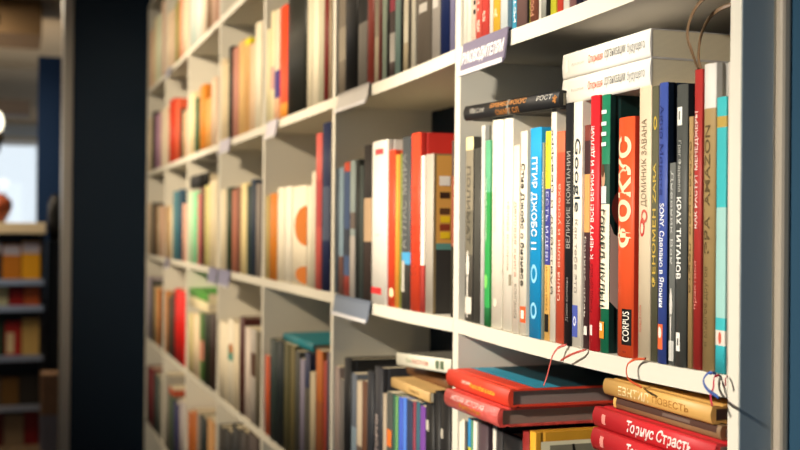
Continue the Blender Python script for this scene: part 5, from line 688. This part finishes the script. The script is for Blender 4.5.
for ri, (z, hh, cs) in enumerate(rows):
    y = RY1-.034
    for j, (c, nm) in enumerate(cs):
        wd = .1+.012*((j*3+ri) % 4)
        if hh > .25 and ri == 0: wd = .13
        r = empty('book', (RXX-.03, y-wd, z), f'{nm} book facing out on the {RN[ri]} row of the far display rack', 'book', 'books on the far display rack')
        mb = MB(); m = mat(c, .45, 'cover'); H_ = hh*(1-.06*(j % 2))
        mb.box((-.022, 0, 0), (-.019, wd-.004, H_), m); mb.box((-.003, 0, 0), (0, wd-.004, H_), m); mb.box((-.019, wd-.007, 0), (-.003, wd-.004, H_), m)
        if ri == 0: mb.box((.0001, .004, H_*.72), (.0006, wd-.008, H_*.97), mat('#b8b4c4', .4, 'plain'))
        if ri == 2 and j == 1: mb.box((.0001, .01, H_*.15), (.0006, wd*.55, H_*.7), mat('#d8c49a', .4, 'plain'))
        mb.build('cover', r)
        pg = MB(); pg.box((-.0188, .002, .003), (-.0032, wd-.0072, H_-.003), mat('#d9ccae', .8, 'pages')); pg.build('page_block', r)
        y -= wd+.003
def lathe_thing(name, loc, prof, m, label, cat):
    mb = MB(); mb.lathe(prof, m); o = mb.build(name, loc=loc); tag(o, label, cat); return o
lathe_thing('vase', (-8.6, -.645, 1.6152), [(.045, 0), (.05, .01), (.06, .03), (.09, .085), (.1, .125), (.09, .165), (.06, .19), (.045, .2), (.05, .21), (.042, .21), (.03, .19), (.03, .1)], mat('#9a4a2c', .4, 'worn'), 'round reddish-brown pot on the cream rack top by the window', 'vase')
mb = MB(); mb.box((-8.9, -.30, 0), (-8.55, .1, 1.49), black, .004); cab = mb.build('cabinet'); tag(cab, 'black cabinet standing right of the far display rack', 'cabinet')
lathe_thing('vase', (-8.7, -.24, 1.4905), [(.04, 0), (.05, .01), (.058, .1), (.06, .2), (.055, .27), (.04, .315), (.02, .335), (.012, .34), (.01, .33), (.01, .2)], mat('#0f0d0c', .4, 'plain'), 'tall rounded black vase on the black cabinet', 'vase')
mb = MB(); mb.box((-8.15, -.35, 0), (-7.95, -.235, .30), mat('#6a6a78', .6, 'plain'), .003); tag(mb.build('crate'), 'grey crate standing on the floor beside the far rack', 'crate')
mb = MB(); mb.box((-8.15, -.35, .3005), (-7.95, -.235, .58), mat('#7a5c44', .7, 'worn'), .003); tag(mb.build('cardboard_box'), 'brown box stacked on the grey crate by the far rack', 'box')
# hanging spot lamp at the left edge
lamp = empty('pendant_lamp', (-7.0, -.668, H), 'small hanging lamp with black fittings at the left edge', 'lamp')
mb = MB(); mb.lathe([(.006, -.86), (.006, 0)], black, 10); mb.lathe([(.03, -.44), (.04, -.42), (.042, -.36), (.02, -.33)], black, 20); mb.build('cord', lamp)
mb = MB(); mb.lathe([(.03, -1.06), (.06, -1.04), (.07, -1.0), (.06, -.95), (.03, -.92)], mat('#f2ead0', .3, 'plain', 2.2)); mb.build('lamp_shade', lamp)
mb = MB(); mb.lathe([(.058, -1.12), (.07, -1.10), (.07, -1.065), (.04, -1.061)], mat('#b89a78', .4, 'plain')); mb.lathe([(.02, -1.2), (.05, -1.17), (.055, -1.121)], black); mb.build('lamp_base', lamp)
mb = MB(); mb.lathe([(.03, -.92), (.03, -.88), (.012, -.86)], black); mb.build('socket', lamp)

# ------------------------------------------------------------------ light
w = bpy.data.worlds.new('sky'); sc.world = w; w.use_nodes = True
bg = w.node_tree.nodes['Background']; bg.inputs['Color'].default_value = (.82, .92, 1.0, 1); bg.inputs['Strength'].default_value = .85
def area(name, loc, target, size, power, col, sy=None, portal=False):
    l = bpy.data.lights.new(name, 'AREA'); l.energy = power; l.color = col; l.size = size
    if sy: l.shape = 'RECTANGLE'; l.size_y = sy
    if portal: l.cycles.is_portal = True
    o = bpy.data.objects.new(name, l); o.location = loc
    o.rotation_euler = (Vector(target)-Vector(loc)).to_track_quat('-Z', 'Y').to_euler(); COL.objects.link(o); return o
def spot(name, loc, target, power, col, ang=80, blend=.6, rad=.06):
    l = bpy.data.lights.new(name, 'SPOT'); l.energy = power; l.color = col; l.spot_size = math.radians(ang); l.spot_blend = blend; l.shadow_soft_size = rad
    o = bpy.data.objects.new(name, l); o.location = loc
    o.rotation_euler = (Vector(target)-Vector(loc)).to_track_quat('-Z', 'Y').to_euler(); COL.objects.link(o); return o
warm = (1.0, .82, .59)
spot('track_spot', (-.45, -2.35, 2.7), (-1.18, 0, 1.44), 370, (1, .91, .78), 29, .7)
spot('track_spot', (-2.0, -2.15, 2.75), (-2.9, 0, 1.85), 305, warm, 58, 1.0)
spot('track_spot', (-3.0, -2.0, 2.75), (-4.1, 0, 1.85), 235, warm, 52, 1.0)
spot('track_spot', (-1.95, -2.15, 2.75), (-1.7, 0, 1.9), 230, warm, 40, 1.0)
area('area_fill', (.9, -1.8, 3.15), (-.2, -.6, 1.2), 1.0, 3, (1, .86, .68))  # unseen fill, added to brighten the end panel and right-facing covers
area('window_daylight', (1.55, FY+.02, 1.7), (1.55, 0, 1.7), 1.3, 1, (1, 1, 1), 1.4, True)  # portal of the added front window
area('window_daylight', (RX-.02, -1.75, 1.55), (0, -1.75, 1.55), 2.9, 1, (1, 1, 1), 2.1, True)
area('window_daylight', (FX+.02, -1.43, 1.68), (0, -1.43, 1.68), 2.3, 1, (1, 1, 1), 1.55, True)

area('area_fill', (-7.9, -1.3, 3.1), (-8.1, -1.2, 0), .8, 45, (1, .84, .62))  # unseen fill, added above the far rack to brighten its top
area('upward_fill', (-8.8, -2.2, 2.1), (-8.8, -1.6, 3.2), .5, 55, (1, .84, .64))  # unseen upward fill, added to lift the far ceiling
# ------------------------------------------------------------------ camera
cam = bpy.data.cameras.new('camera'); cam.lens = 50; cam.sensor_width = 36; cam.clip_start = .02
co = bpy.data.objects.new('camera', cam); COL.objects.link(co)
R, U, F = Vector(CAM['R']), Vector(CAM['U']), Vector(CAM['F'])
M = Matrix((R, U, -F)).transposed().to_4x4(); M.translation = Vector(CAM['loc']); co.matrix_world = M
cam.dof.use_dof = True; cam.dof.focus_distance = 1.06; cam.dof.aperture_fstop = 6.3
sc.camera = co
vs_ = sc.view_settings; vs_.view_transform = 'Standard'; vs_.look = 'None'; vs_.gamma = 1; vs_.use_curve_mapping = False; vs_.exposure = 0.38
